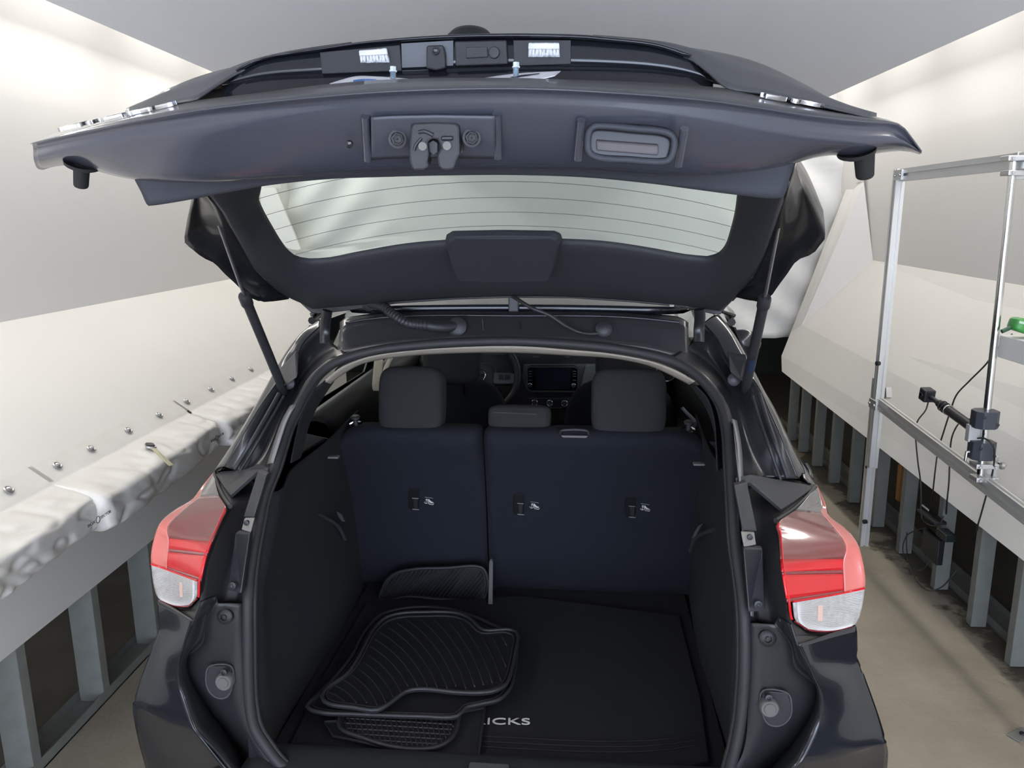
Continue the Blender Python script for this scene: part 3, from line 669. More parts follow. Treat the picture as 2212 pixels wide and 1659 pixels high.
# gas struts
def strut(s, top, mid, bot, decal):
    t, m_, b = top, mid, bot
    st = tube('gas_strut', [b, m_], 0.0125, BLACKP, car, 18)
    tube('piston_rod', [m_, t], 0.004, mat('rod_chrome', (0.35, 0.36, 0.38), 0.25, metal=0.9), st, 12)
    d = (t-b).normalized()
    lathe('strut_collar', m_-d*.03, d, [(0.014, 0), (0.0155, .005), (0.0155, .030), (0.013, .036), (0.005, .037)], BLACKP, st, 20)
    lathe('ball_socket', t-d*.03, d, [(0.004, -.01), (0.008, -.008), (0.009, .03), (0.0001, .034)], BLACKP, st, 14)
    lathe('ball_socket', b-d*.02, d, [(0.0001, -.004), (0.011, 0), (0.0125, .02), (0.0125, .03)], BLACKP, st, 14)
    if decal:
        bm = bmesh.new(); u = V((0, -1, -.5)); u = (u-d*u.dot(d)).normalized(); v = d.cross(u)
        rr = [[b+d*h+(u*math.cos(a)+v*math.sin(a))*0.0129 for a in [R(-35+14*k) for k in range(6)]] for h in (.07, .115)]
        link('strut_label', bm_mesh(grid_bm(rr, bm), 'strut_label'), mat('blue_label', (0.012, 0.022, 0.055), 0.5), st)
strut(-1, P((456, 440), 1.675), P((528, 640), 1.86), P((610, 838), 2.05), False)
strut(1, P((1692, 440), 1.675), P((1652, 645), 1.86), P((1612, 832), 2.05), True)
# hinge arms between roof and tailgate
for q in ((705, 667), (1513, 664)):
    s = -1 if q[0] < 1100 else 1
    a = P((q[0], q[1]), 2.13); hp = [P((q[0]-2*s, q[1]+4), 2.14), P((q[0]-1, q[1]+22), 2.15), P((q[0]+4*s*0-3, q[1]+48), 2.16), P((q[0]-3, q[1]+75), 2.15)]
    tube('hinge_arm', hp, 0.007, PAINTIN, car, 8, 14, rx=0.015, up=V((1, 0, 0)))
# ---------------- body around the opening
def rows2(*rws): return [[P(p, y) for p, y in r] for r in rws]
SEALP = [(690, 1700), (610, 1655), (575, 1613), (550, 1572), (540, 1518), (536, 1371), (536, 1303), (541, 1231), (554, 1154), (571, 1072), (594, 1012), (620, 929), (640, 887), (681, 817), (717, 787), (752, 772), (817, 756), (913, 745), (1010, 739), (1106, 737), (1227, 743), (1328, 753), (1404, 767), (1473, 789), (1516, 820), (1557, 872), (1573, 932), (1578, 1006), (1582, 1075), (1588, 1176), (1600, 1260), (1607, 1331), (1608, 1440), (1604, 1507), (1597, 1570), (1583, 1635), (1560, 1690)]
sp = [PO(p) for p in SEALP]
sp += [V((0.35, 1.50, 0.535)), V((0, 1.495, 0.54)), V((-0.35, 1.50, 0.535))]
seal = tube('door_seal', sp, 0.0135, SEALM, car, 10, 260, closed=True, rx=0.013)
# second lip of the seal, just inside
tube('seal_lip', [p+V((-0.010 if p.x > 0 else 0.010, 0.010, 0.0)) for p in sp], 0.007, SEALM, seal, 8, 240, closed=True)
# header panel between roof edge and seal
RE = [(735, 697), (747, 688), (778, 682), (823, 676.5), (900, 672), (982, 671), (1106, 672), (1227, 672), (1328, 674), (1400, 679), (1467, 686), (1486, 697)]
re_ = [P(p, 2.24) for p in RE]
h2 = [P((p[0], p[1]+16), 2.20) for p in RE]
h3 = [P(p, 2.13) for p in [(728, 772), (752, 764), (785, 756), (830, 748), (913, 738), (1010, 732), (1106, 730), (1227, 736), (1328, 746), (1404, 757), (1465, 776), (1490, 790)]]
hp_ = loftobj('header_panel', [re_, h2, h3], mat('header_reflection_paint', (0.034, 0.034, 0.038), 0.28, coat=0.3), car, 70, 5, True, False, 0.004, 0)  # black panel lightened, its mottled reflections put into an even grey
tube('header_bead', [P((p[0], p[1]+10), 2.205) for p in RE[1:-1]], 0.004, PAINT, hp_, 8, 50)
# shallow edges pressed into the header panel
for x0, x1, y0, y1 in ((1042, 1046, 690, 724), (1120, 1128, 690, 724), (1128, 1290, 722, 727), (880, 1036, 727, 722)):
    tube('pressed_edge', [P((x0, y0), 2.165), P((x1, y1), 2.155)], 0.0022, PAINT, hp_, 6)
# roof skin: rear edge forward to the windscreen, rounded into the sides
def roofz(y): return 1.545 + 0.02*math.sin(min(1, max(0, (y-2.24)/1.6))*3.14) - 0.10*max(0, y-3.9)**2
rr = []
for y in (2.235, 2.26, 2.5, 2.9, 3.4, 3.8, 4.04):
    r = []
    for i in range(25):
        x = -0.66+1.32*i/24; a = abs(x)
        r.append(V((x, y + (0.16*max(0, a-0.42)/0.24 if y < 2.3 else 0), roofz(y) - 0.035*a*a - 0.9*max(0, a-0.52)**2*1.6)))
    rr.append(r)
loftobj('roof', rr, PAINT, car, 50, 3, True, True, 0.01, 1)
# pillars beside the opening
def pillar(s):
    if s < 0:
        a = [(752, 768), (712, 786), (675, 815), (636, 880), (614, 925), (588, 1008), (566, 1070)]
        g = [((722, 745), 2.21), ((688, 768), 2.19), ((652, 812), 2.14), ((622, 868), 2.06), ((598, 925), 1.98), ((572, 985), 1.92), ((540, 1030), 1.88)]
        i = [((694, 704), 2.25), ((656, 742), 2.18), ((634, 790), 2.12), ((600, 828), 2.05), ((562, 880), 1.978), ((524, 944), 1.91), ((487, 1008), 1.89)]
        o = [((692, 690), 2.36), ((650, 722), 2.24), ((617, 764), 2.18), ((574, 840), 2.09), ((545, 892), 2.03), ((500, 966), 1.96), ((464, 1019), 1.96)]
    else:
        a = [(1440, 778), (1480, 795), (1522, 824), (1562, 872), (1580, 928), (1588, 1008), (1592, 1075)]
        g = [((1490, 745), 2.21), ((1522, 768), 2.19), ((1562, 812), 2.14), ((1592, 868), 2.06), ((1608, 925), 1.98), ((1630, 985), 1.92), ((1650, 1035), 1.88)]
        i = [((1518, 700), 2.25), ((1550, 738), 2.18), ((1578, 790), 2.12), ((1628, 823), 2.05), ((1664, 896), 1.978), ((1690, 955), 1.91), ((1722, 1034), 1.89)]
        o = [((1550, 680), 2.36), ((1582, 722), 2.24), ((1606, 764), 2.18), ((1650, 850), 2.09), ((1676, 896), 2.03), ((1712, 972), 1.96), ((1738, 1022), 1.96)]
    A = [PO(p) for p in a]; G, I, O = rows2(g, i, o)
    pb = loftobj('opening_gutter', [A, G, I], mat('black_gutter_paint', (0.013, 0.014, 0.017), 0.28, coat=0.3), car, 50, 4, True, False, 0.003, 0)
    O2 = [p+V((s*0.03, 0.14, -0.02)) for p in O]
    loftobj('rear_pillar', [I, [p.lerp(q, .5)+V((0, -.006, .006)) for p, q in zip(crom(I, 14), crom(O, 14))], O, O2], PAINT, car, 50, 4, True, True, 0.004, 0)
    # flange beside the seal, its reflected light painted in as grey
    fl = [((640, 872), 1.93), ((622, 905), 1.885), ((606, 950), 1.83), ((590, 1000), 1.79)] if s < 0 else [((1582, 905), 1.90), ((1592, 960), 1.82), ((1597, 1040), 1.75), ((1604, 1150), 1.66), ((1615, 1250), 1.60), ((1622, 1330), 1.585)]
    fa = [P(p, y) for p, y in fl]; w0 = -13 if s < 0 else 9
    fb = [P((p[0]+w0, p[1]+4), y+.03) for p, y in fl]
    loftobj('seal_flange', [fa, fb], mat('flange_reflection', (0.16, 0.16, 0.17), 0.4), pb, 30, 1, True, False, 0.002, 0)
    # moulded drainage channel running down the pillar
    ch = [((603, 850), 2.0), ((578, 895), 1.945), ((540, 960), 1.88), ((508, 1012), 1.87)] if s < 0 else [((1640, 850), 2.0), ((1655, 900), 1.945), ((1676, 960), 1.88), ((1700, 1030), 1.87)]
    tube('drain_bead', [P(p, y) for p, y in ch], 0.006, BLACKP, pb, 8, 24)
    ch2 = [(((p[0]+(10 if s < 0 else -14)), p[1]+6), y+.0) for p, y in ch]
    tube('drain_bead', [P(p, y) for p, y in ch2], 0.004, BLACKP, pb, 8, 24)
    cv = [((603, 800), 2.105), ((638, 762), 2.14), ((642, 770), 2.13), ((641, 815), 2.06), ((618, 832), 2.05), ((602, 838), 2.055)] if s < 0 else [((1612, 772), 2.10), ((1574, 766), 2.14), ((1573, 775), 2.13), ((1578, 803), 2.07), ((1600, 822), 2.05), ((1614, 826), 2.05)]
    poly('pillar_cover', [P(p, y-.02) for p, y in cv], V((0, .012, .006)), GREYP, pb, 0.002)
    gm = ((625, 828), 2.06) if s < 0 else ((1585, 820), 2.06)
    lathe('ball_stud_mount', P(gm[0], gm[1]), (0, -1, .2), [(0.018, -.004), (0.017, .006), (0.009, .010), (0.0001, .011)], BLACKP, pb, 18)
for s in (-1, 1): pillar(s)

# lower inner panels with their buffers, gap, bumper corners: traced on the left, mirrored to the right
lampi = [((464, 1020), 1.985), ((466, 1043), 1.90), ((489, 1098), 1.72), ((480, 1123), 1.675), ((454, 1181), 1.575), ((437, 1229), 1.535), ((433, 1289), 1.535), ((419, 1339), 1.52)]
LI = [P(p, y) for p, y in lampi]
SI = [PO(p) for p in ((594, 1005), (584, 1040), (571, 1072), (562, 1110), (549, 1154), (536, 1231), (530, 1280), (528, 1303))]
mount_rows = [SI, [p.lerp(q, .35)+V((0, .05, -.01)) for p, q in zip(SI, LI)], [p.lerp(q, .7)+V((0, .06, -.01)) for p, q in zip(SI, LI)], LI]
inner_o = [((470, 1303), 1.555), ((444, 1344), 1.57), ((440, 1387), 1.58), ((401, 1426), 1.60), ((400, 1454), 1.605), ((408, 1474), 1.61), ((440, 1531), 1.63), ((474, 1577), 1.645), ((495, 1618), 1.652), ((518, 1659), 1.655), ((560, 1720), 1.66)]
IO = [P(p, y) for p, y in inner_o]
SIL = [PO(p, .004) for p in ((528, 1303), (527, 1340), (526, 1371), (527, 1440), (529, 1480), (531, 1527), (540, 1572), (556, 1605), (575, 1635), (600, 1668), (660, 1715))]
bump_e = [((433, 1300), 1.53), ((419, 1339), 1.518), ((401, 1383), 1.53), ((392, 1412), 1.54), ((385, 1440), 1.545), ((387, 1474), 1.545), ((399, 1508), 1.54), ((417, 1561), 1.515), ((426, 1580), 1.51), ((463, 1618), 1.50), ((497, 1659), 1.49), ((560, 1735), 1.48)]
BE = [P(p, y) for p, y in bump_e]
iog = crom(IO, 30); beg = crom(BE, 30)
upf = rows2([((342, 1294), 1.662), ((375, 1312), 1.60), ((418, 1338), 1.518)], [((344, 1355), 1.672), ((372, 1362), 1.615), ((407, 1368), 1.525)],
            [((338, 1378), 1.674), ((349, 1394), 1.645), ((397, 1402), 1.533)], [((321, 1426), 1.665), ((345, 1430), 1.625), ((386, 1436), 1.545)],
            [((305, 1470), 1.652), ((338, 1474), 1.605), ((387, 1474), 1.545)], [((291, 1513), 1.638), ((335, 1530), 1.575), ((399, 1508), 1.54)],
            [((289, 1521), 1.634), ((350, 1551), 1.565), ((421, 1573), 1.511)])
lof = rows2([((289, 1521), 1.634), ((350, 1551), 1.565), ((421, 1573), 1.511)], [((290, 1543), 1.652), ((347, 1580), 1.605), ((440, 1597), 1.508)],
            [((301, 1600), 1.675), ((352, 1625), 1.64), ((468, 1632), 1.50)], [((317, 1659), 1.695), ((372, 1672), 1.64), ((497, 1668), 1.49)], [((335, 1730), 1.71), ((410, 1740), 1.62), ((560, 1750), 1.48)])
def corner(s):
    mm = (lambda r: r) if s < 0 else mir
    mr_ = lambda rws: [mm(r) for r in rws]
    MNT = mat('lamp_mount_plastic', (0.016, 0.016, 0.018), 0.55)
    mo = loftobj('lamp_mount', mr_(mount_rows), MNT, car, 40, 4, True, False, 0.003, 0)
    ip = loftobj('inner_rear_panel', mr_([SIL, IO]), mat('satin_black_panel', (0.018, 0.019, 0.021), 0.40), car, 50, 4, True, False, 0.003, 0)
    gp = loftobj('bumper_gap', mr_([iog, [p.lerp(q, .5)+V((0, .035, 0)) for p, q in zip(iog, beg)], beg]), BLACKP, car, 50, 3, True, False, 0.003, 0)
    bm = grid_bm(loft(mr_(upf), 24, 4, True, True)); grid_bm(loft(mr_(lof), 24, 4, True, True), bm)
    # round the corner into the car's side
    el = [r[0] for r in upf[:-1]]+[r[0] for r in lof]
    side = mr_([el, [p+V((-.012, .06, -.01)) for p in el], [V((-0.885 if p.z > .7 else -.9, p.y+.25, p.z)) for p in el], [V((-0.885, 2.6, p.z)) for p in el]])
    grid_bm(loft(side, 40, 4, True, True), bm)
    bmesh.ops.remove_doubles(bm, verts=bm.verts[:], dist=2e-4)
    bp = sharp(link('rear_bumper', bm_mesh(bm, 'rear_bumper'), PAINT, car, True, 0.003, 0, -1), 30)
    mv = lambda p, y: mm([P(p, y)])[0]
    tube('bumper_edge_bead', mm(BE), 0.0025, PAINT, bp, 6, 50)
    # rubber buffer and round cap
    c = mv((487, 1331), 1.566); 
    lathe('rubber_plug', c, (0, -1, .15), [(0.018, -.004), (0.0185, .004), (0.015, .007), (0.008, .008), (0.007, .004), (0.0045, .004), (0.004, .007), (0.0001, .008)], mat('plug_rubber', (0.010, 0.010, 0.011), 0.5), ip, 26)
    c2 = mv((481, 1478), 1.545)
    well = [mv(p, 1.566) for p in ((452, 1440), (500, 1440), (500, 1490), (488, 1507), (468, 1507), (450, 1490), (445, 1465))]
    poly('buffer_well', well, V((0, .004, .001)), BLACKP, ip, 0.001)
    tube('well_rim', well, 0.002, mat('satin_rim', (0.06, 0.06, 0.065), 0.4), ip, 6, 40, closed=True)
    bs = lathe('body_buffer', c2+V((0, .018, 0)), (0, -1, .1), [(0.021, -.004), (0.021, .012), (0.018, .016), (0.013, .016), (0.012, .018), (0.0001, .018)], mat('buffer_grey', (0.09, 0.088, 0.085), 0.6), ip, 28)
    lathe('buffer_screw', mv((485, 1451), 1.55), (0, -1, .1), [(0.008, -.002), (0.008, .006), (0.004, .007), (0.003, .004), (0.0001, .004)], BLACKP, ip, 14)
    # lamp mount column: bracket, bolt tab, lower plate, rubber edge strip
    br = [((466, 1024), 1.95), ((478, 1018), 1.94), ((530, 1015), 1.87), ((557, 1002), 1.80), ((580, 1010), 1.765), ((575, 1030), 1.755), ((556, 1018), 1.785), ((498, 1070), 1.79), ((484, 1052), 1.85)]
    poly('lamp_bracket', [mv(p, y-.01) for p, y in br], V((0, .004, -.01)), GREYP, mo, 0.001)
    pc = [((557, 1018), 1.75), ((576, 1026), 1.72), ((549, 1117), 1.66), ((526, 1117), 1.68)]
    poly('lamp_column', [mv(p, y) for p, y in pc], V((0, .02, 0)), GREYP, mo, 0.002)
    tb = [((528, 1120), 1.665), ((549, 1120), 1.645), ((541, 1150), 1.63), ((522, 1144), 1.65)]
    poly('bolt_tab', [mv(p, y) for p, y in tb], V((0, .006, 0)), mat('tab_grey', (0.20, 0.19, 0.18), 0.4), mo, 0.001)
    lathe('tab_bolt', mv((533, 1129), 1.648), (0, -1, .1), [(0.006, -.002), (0.006, .004), (0.0001, .006)], BLACKP, mo, 14)
    lw = [((508, 1152), 1.645), ((540, 1152), 1.62), ((521, 1283), 1.565), ((491, 1276), 1.575)]
    poly('lower_column', [mv(p, y) for p, y in lw], V((0, .02, 0)), BLACKP, mo, 0.003)
    lathe('column_screw', mv((503, 1264), 1.568), (0, -1, .1), [(0.009, -.002), (0.0085, .004), (0.004, .005), (0.0001, .002)], BLACKP, mo, 16)
    es = [((465, 1022), 1.965), ((470, 1045), 1.89), ((482, 1072), 1.80), ((497, 1094), 1.72)]
    tube('lamp_edge_strip', [mv(p, y-.005) for p, y in es], 0.006, GREYP, mo, 8, 20)
for s in (-1, 1): corner(s)
# sill and the middle of the bumper (mostly below the picture)
sillr = [[V((x*.58/10, y, z-0.02*(abs(x)/10)**3*0)) for x in range(-10, 11)] for y, z in ((1.66, .50), (1.62, .548), (1.56, .552), (1.50, .548), (1.46, .53), (1.44, .48))]
sill = loftobj('sill_plate', sillr, mat('sill_plastic', (0.020, 0.021, 0.023), 0.5, bump=.1, bscale=500), car, 40, 3, False, True, 0.004, -1)
for a_, b_ in (((1016, 1641), (1093, 1645)),):
    q = [P((1016, 1643), 1.545), P((1092, 1646), 1.545)]; c = (q[0]+q[1])/2
    sk = box('striker_cover', (c.x, 1.535, .556), (.092, .07, .022), mat('striker_grey', (0.07, 0.07, 0.072), 0.45), sill, None, 0.004)
    tube('striker_loop', [V((c.x-.018, 1.50, .56)), V((c.x-.018, 1.485, .60)), V((c.x+.018, 1.485, .60)), V((c.x+.018, 1.50, .56))], .004, STEEL, sk, 8, 20)
bcr = [[V((x*.70/12, y+.10*(abs(x)/12)**3, z)) for x in range(-12, 13)] for y, z in ((1.50, .50), (1.44, .50), (1.38, .47), (1.36, .38), (1.40, .27), (1.48, .22))]
loftobj('bumper_middle', bcr, PAINT, car, 50, 4, True, True, 0.004, -1)

# ---------------- tail lamps (traced on the left, mirrored)
def TR(*pp): return [P(p, y) for p, y in pp]
tl = [TR(((464, 1018), 1.973), ((464.5, 1018.5), 1.972), ((465, 1019), 1.971)),
      TR(((434, 1055), 1.88), ((441, 1058), 1.872), ((466, 1043), 1.88)),
      TR(((415, 1080), 1.81), ((429, 1075), 1.815), ((473, 1070), 1.79)),
      TR(((376, 1104), 1.765), ((390, 1102), 1.755), ((489, 1098), 1.69)),
      TR(((347, 1130), 1.715), ((352, 1136), 1.700), ((480, 1123), 1.655)),
      TR(((332, 1169), 1.692), ((352, 1169), 1.690), ((454, 1181), 1.555)),
      TR(((327, 1200), 1.682), ((352, 1205), 1.675), ((443, 1213), 1.525)),
      TR(((327.5, 1218), 1.678), ((354, 1227), 1.668), ((434, 1256), 1.512)),
      TR(((332, 1258), 1.668), ((359, 1264), 1.650), ((433, 1275), 1.515)),
      TR(((340, 1287), 1.660), ((372, 1300), 1.622), ((430, 1292), 1.525)),
      TR(((352, 1297), 1.648), ((385, 1312), 1.602), ((412, 1316), 1.565))]
GN, GS = 41, 5
TG = loft(tl, GN, GS, True, True)                  # rows x columns; rows 0..7*GS red, then clear
def tail(s):
    g = [mir(r) if s > 0 else r for r in TG]
    tlm = bmesh.new()
    hs = [r[:] for r in g]; ctr = mir([V((-.70, 1.70, 1.0))])[0] if s > 0 else V((-.70, 1.70, 1.0))
    bk = [[p.lerp(ctr, .10)+V((0, .03, 0)) for p in r] for r in g]
    grid_bm(bk, tlm)
    rim_f = [r[0] for r in g]+[p for p in g[-1][1:]]+[r[-1] for r in reversed(g[:-1])]
    rim_b = [r[0] for r in bk]+[p for p in bk[-1][1:]]+[r[-1] for r in reversed(bk[:-1])]
    grid_bm([rim_f, rim_b], tlm, True)
    th = link('tail_light', bm_mesh(tlm, 'tail_light'), mat('lamp_housing', (0.020, 0.018, 0.019), 0.3), car)
    def piece(name, r0, r1, c0, c1, m, outw=0.0):
        sub = [g[i][c0:c1+1] for i in range(r0, r1+1)]
        o = link(name, bm_mesh(grid_bm(sub), name), m, th, True, 0.003, 0, 0)
        return o
    k = GS
    SPC = 8
    piece('grey_tip', 0, 2*k, SPC, GN-1, GREYL); 
    piece('side_lens', 0, 7*k, 0, SPC, mat('side_lens_reflection', (0.56, 0.13, 0.11), 0.12, coat=0.8))  # lighter pink paints the reflection on the side face
    piece('smoked_lens', 2*k, 5*k-1, SPC, GN-1, REDDK)
    piece('light_bar', 5*k-1, 5*k+2, SPC, GN-1, REDL)
    piece('dark_bar', 5*k+2, 5*k+3, SPC, GN-1, REDBR)
    piece('light_bar', 5*k+3, 6*k+4, SPC, GN-1, REDL)
    piece('dark_bar', 6*k+4, 7*k, SPC, GN-1, REDBR)
    cl_ = piece('clear_lens', 7*k, 9*k+3, 0, GN-4, mat('clear_ribbed_lens', (0.47, 0.46, 0.45), 0.14, coat=0.5, noise=(60, (0.27, 0.26, 0.25), 0.2)))
    bm = bmesh.new()                               # ribs across the clear lens, red keylines
    for i in range(30):
        t = 7*k+0.4+i*(2*k+2.4)/30; a = int(t); f = t-a
        row = [g[a][j].lerp(g[a+1][j], f)+V((0, -.0028, .0008)) for j in range(1, GN-5, 2)]
        tube_bm(row, 0.0009, 4, bm)
    link('lens_ribs', bm_mesh(bm, 'lens_ribs'), mat('rib_clear', (0.62, 0.61, 0.60), 0.12, coat=.5), th)
    mm = mir if s > 0 else (lambda r: r)
    poly('lamp_foot', mm(TR(((352, 1299), 1.65), ((385, 1315), 1.61), ((410, 1318), 1.575), ((432, 1293), 1.535), ((431, 1322), 1.532), ((418, 1338), 1.53), ((385, 1320), 1.615))), V((0, .02, 0)), mat('lamp_foot_plastic', (.035, .033, .032), .35), th)
    bulb = g[8*k][22]; u_ = V((0, -.003, .001))
    poly('bulb_holder', [g[8*k-2][20]+u_, g[8*k-2][23]+u_, g[8*k+3][23]+u_, g[8*k+3][20]+u_], V((0, -.001, 0)), mat('bulb_amber', (0.62, 0.42, 0.36), 0.3), th)
    red_line = [g[7*k][j]+V((0, -.002, .0)) for j in range(0, GN)]+[g[i][GN-4]+V((0, -.002, 0)) for i in range(7*k, 9*k+4)]
    tube('red_keyline', [g[7*k][j]+V((0, -.002, .0)) for j in range(0, GN-3)], 0.0022, REDL, th, 6)
    tube('red_keyline', [g[i][GN-2]+V((0, -.001, .0)) for i in range(3*k, 9*k)], 0.0028, REDL, th, 6)
    tube('red_keyline', [g[9*k+3][j]+V((0, -.002, .0)) for j in range(0, GN-6)]+[g[9*k][GN-3]+V((0, -.002, 0))], 0.0022, REDBR, th, 6)
for s in (-1, 1): tail(s)
# shoulders of the rear wings and the flanks, out of sight on the left, just showing on the right
for s in (-1, 1):
    rws = []
    for y, dx in ((1.98, 0.0), (2.05, 0.012), (2.3, 0.03), (2.7, 0.02), (3.3, 0.0), (4.2, -0.01), (4.9, -.10)):
        rws.append([V((s*(x+dx), y, z)) for x, z in ((.775, 1.135), (.80, 1.115), (.835, 1.06), (.865, .96), (.875, .80), (.87, .55), (.85, .26))])
    loftobj('body_side', rws, PAINT, car, 40, 4, True, True, 0.004, 0)
    # upper side: side-glass band with pillars, closing to the roof
    top_ = [V((s*.655, y, 1.475-(.12*max(0, y-4.2)))) for y in (2.38, 2.9, 3.4, 3.9, 4.4)]
    bot_ = [V((s*.775, y, 1.12)) for y in (2.02, 2.9, 3.4, 3.9, 4.7)]
    def strip(y0, y1, nm, m):
        a = lambda r, y: r[0].lerp(r[-1], (y-2.2)/2.3)
        poly(nm, [a(top_, y0), a(top_, y1), a(bot_, y1), a(bot_, y0)], V((s*.006, 0, 0)), m, car)
    strip(2.2, 2.62, 'quarter_panel', PAINT); strip(3.33, 3.45, 'centre_pillar', PAINT); strip(4.30, 4.5, 'front_pillar', PAINT)
    strip(2.64, 3.32, 'side_window', SIDEGL); strip(3.46, 4.28, 'side_window', SIDEGL)
    tube('roof_rail', [V((s*.645, 2.36, 1.492)), V((s*.655, 2.6, 1.52)), V((s*.655, 3.2, 1.53)), V((s*.645, 3.9, 1.51)), V((s*.635, 4.3, 1.46))], .012, PAINT, car, 8, 30)
    mq = P((1602, 742), 4.1) if s > 0 else V((-P((1602, 742), 4.1).x, 4.1, P((1602, 742), 4.1).z))
    bmx = bmesh.new(); bmesh.ops.create_uvsphere(bmx, u_segments=20, v_segments=12, radius=1)
    for v in bmx.verts: v.co = V((mq.x+v.co.x*.10, 4.1+v.co.y*.05, mq.z+v.co.z*.075))
    link('door_mirror', bm_mesh(bmx, 'door_mirror'), PAINT, car)
tube('door_handle', [P((1738, 1003), 2.95), P((1746, 1018), 2.93), P((1750, 1035), 2.88)], .012, PAINT, car, 8, 10)
# wheels
TIRE = mat('tyre_rubber', (0.014, 0.014, 0.014), 0.8)
for s in (-1, 1):
    for y in (2.15, 4.75):
        c = V((s*.77, y, .32))
        wo = lathe('wheel', c, (s, 0, 0), [(.21, -.09), (.29, -.095), (.318, -.07), (.32, 0), (.318, .07), (.29, .095), (.21, .09), (.20, .0), (.21, -.09)], TIRE, car, 40)
        lathe('wheel_rim', c, (s, 0, 0), [(.212, .085), (.205, .06), (.06, .05), (.05, .075), (.001, .075)], mat('rim_alloy', (.3, .3, .31), .3, metal=.9), wo, 30)
# front end, simple, beyond view: bonnet and underbody
loftobj('bonnet', [[V((x*.74/8, y, z-.03*(x/8)**2)) for x in range(-8, 9)] for y, z in ((4.9, 1.02), (5.3, .98), (5.6, .90), (5.72, .70), (5.70, .30))], PAINT, car, 30, 3, True, True, .006, -1)
box('underbody', (0, 3.5, .27), (1.66, 4.0, .05), BLACKP, car)
# ---------------- inside the car
def sup_bm(c, s, e=0.35, n=28, m=18, rot=None, bm=None):   # rounded block (superellipsoid)
    bm = bm or bmesh.new(); rot = rot or Matrix.Identity(3)
    f = lambda w: math.copysign(abs(w)**e, w)
    rows = []
    for i in range(m+1):
        v = -math.pi/2+math.pi*i/m; r = []
        for j in range(n):
            u = 2*math.pi*j/n
            r.append(V(c)+rot @ V((s[0]/2*f(math.cos(v))*f(math.cos(u)), s[1]/2*f(math.cos(v))*f(math.sin(u)), s[2]/2*f(math.sin(v)))))
        rows.append(r)
    grid_bm(rows, bm, True); bmesh.ops.remove_doubles(bm, verts=bm.verts[:], dist=1e-5)
    return bm
def sup(name, c, s, m, parent=None, e=0.35, rot=None): return link(name, bm_mesh(sup_bm(c, s, e, rot=rot), name), m, parent, True)
# headliner edge
ho = [(700, 824), (708, 817), (735, 795), (769, 780), (817, 766), (913, 754), (1106, 748), (1227, 756), (1328, 766), (1416, 784), (1467, 804), (1501, 824)]
hi_ = [(714, 829), (720, 823), (745, 805), (776, 788), (807, 779), (865, 770), (962, 763), (1106, 761), (1227, 767), (1328, 774), (1404, 790), (1454, 812), (1489, 830)]
HO = [PO(p, .016) for p in ho]; HI = [PO(p, .075) for p in hi_]
loftobj('headliner', [HO, HI, [p+V((0, .05, .03)) for p in HI], [V((p.x*1.02, p.y+.6, max(p.z, 1.30)+.06)) for p in HI]], BEIGE, car, 60, 3, True, False, 0.003, 0)
# cargo sides: dark quarter trims from the seal to the seat
def quarter(s):
    zs = [1.14, 1.10, 1.05, 1.0, .92, .85, .75, .65, .56, .49]
    sx = lambda z: .575 if z < 1.2 else .575-.35*max(0, z-1.2)**1.5*1.2
    r0 = [V((s*sx(z), prof(z)+.012, z)) for z in zs]
    r1 = [V((s*(sx(z)-.028), prof(z)+.05, z)) for z in zs]
    bul = lambda z: .015*max(0, 1-abs(z-.66)/.28)
    r2 = [V((s*(sx(z)+.005-bul(z)*.3), prof(z)+.20, z)) for z in zs]
    r3 = [V((s*(.575-bul(z)), max(2.12, prof(z)+.25), z)) for z in zs]
    r4 = [V((s*(.575-bul(z)*.6), max(2.30, prof(z)+.30), z)) for z in zs]
    r5 = [V((s*.590, 2.62, z)) for z in zs]
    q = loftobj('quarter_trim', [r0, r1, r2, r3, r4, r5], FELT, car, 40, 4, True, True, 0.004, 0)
    return q
QT = [quarter(s) for s in (-1, 1)]
# upper pillar trims inside, between the seal and the side glass
for s in (-1, 1):
    a = [(702, 822), (672, 850), (652, 892), (640, 940), (628, 1000)]; b = [((720, 824), 2.14), ((706, 845), 2.12), ((685, 878), 2.14), ((668, 913), 2.16), ((650, 981), 2.2)]
    A = [PO(p, .014) for p in a]; B = [P(p, y) for p, y in b]
    if s > 0: A = mir(A); B = mir(B)
    loftobj('pillar_trim', [A, [p.lerp(q, .5)+V((s*-.01, 0, .0)) for p, q in zip(A, B)], B, [p+V((s*.05, .10, -.02)) for p in B]], FELT, car, 24, 3, True, True, .003, 0)
for pts, y in (((650, 1106), 2.0),): pass
tube('wheel_arch_edge', [P((650, 1103), 2.02), P((672, 1108), 2.08), P((700, 1117), 2.16), P((730, 1137), 2.24), P((745, 1165), 2.28)], .006, GREYP, QT[0], 8, 24)
tube('wheel_arch_edge', [P((1562, 1141), 2.02), P((1540, 1145), 2.10), P((1520, 1152), 2.18), P((1500, 1166), 2.26), P((1491, 1190), 2.30)], .006, GREYP, QT[1], 8, 24)
poly('net_loop', [P(p, 2.22) for p in ((727, 1105), (738, 1111), (745, 1127), (738, 1126), (731, 1116))], V((.0, .004, .0)), GREYP, QT[0])
poly('net_loop', [P(p, 2.22) for p in ((1519, 1130), (1508, 1137), (1499, 1152), (1494, 1164), (1503, 1158), (1511, 1142))], V((.0, .004, .0)), GREYP, QT[1])
cyl('tie_hook', P((771, 1306), 2.385), P((772, 1313), 2.385), .0022, CHROME, QT[0], 10)
cyl('tie_hook', P((1486, 1322), 2.385), P((1489, 1330), 2.385), .0022, CHROME, QT[1], 10)
box('cargo_floor', (0, 2.08, .486), (1.14, 1.0, .02), CARPET, car)
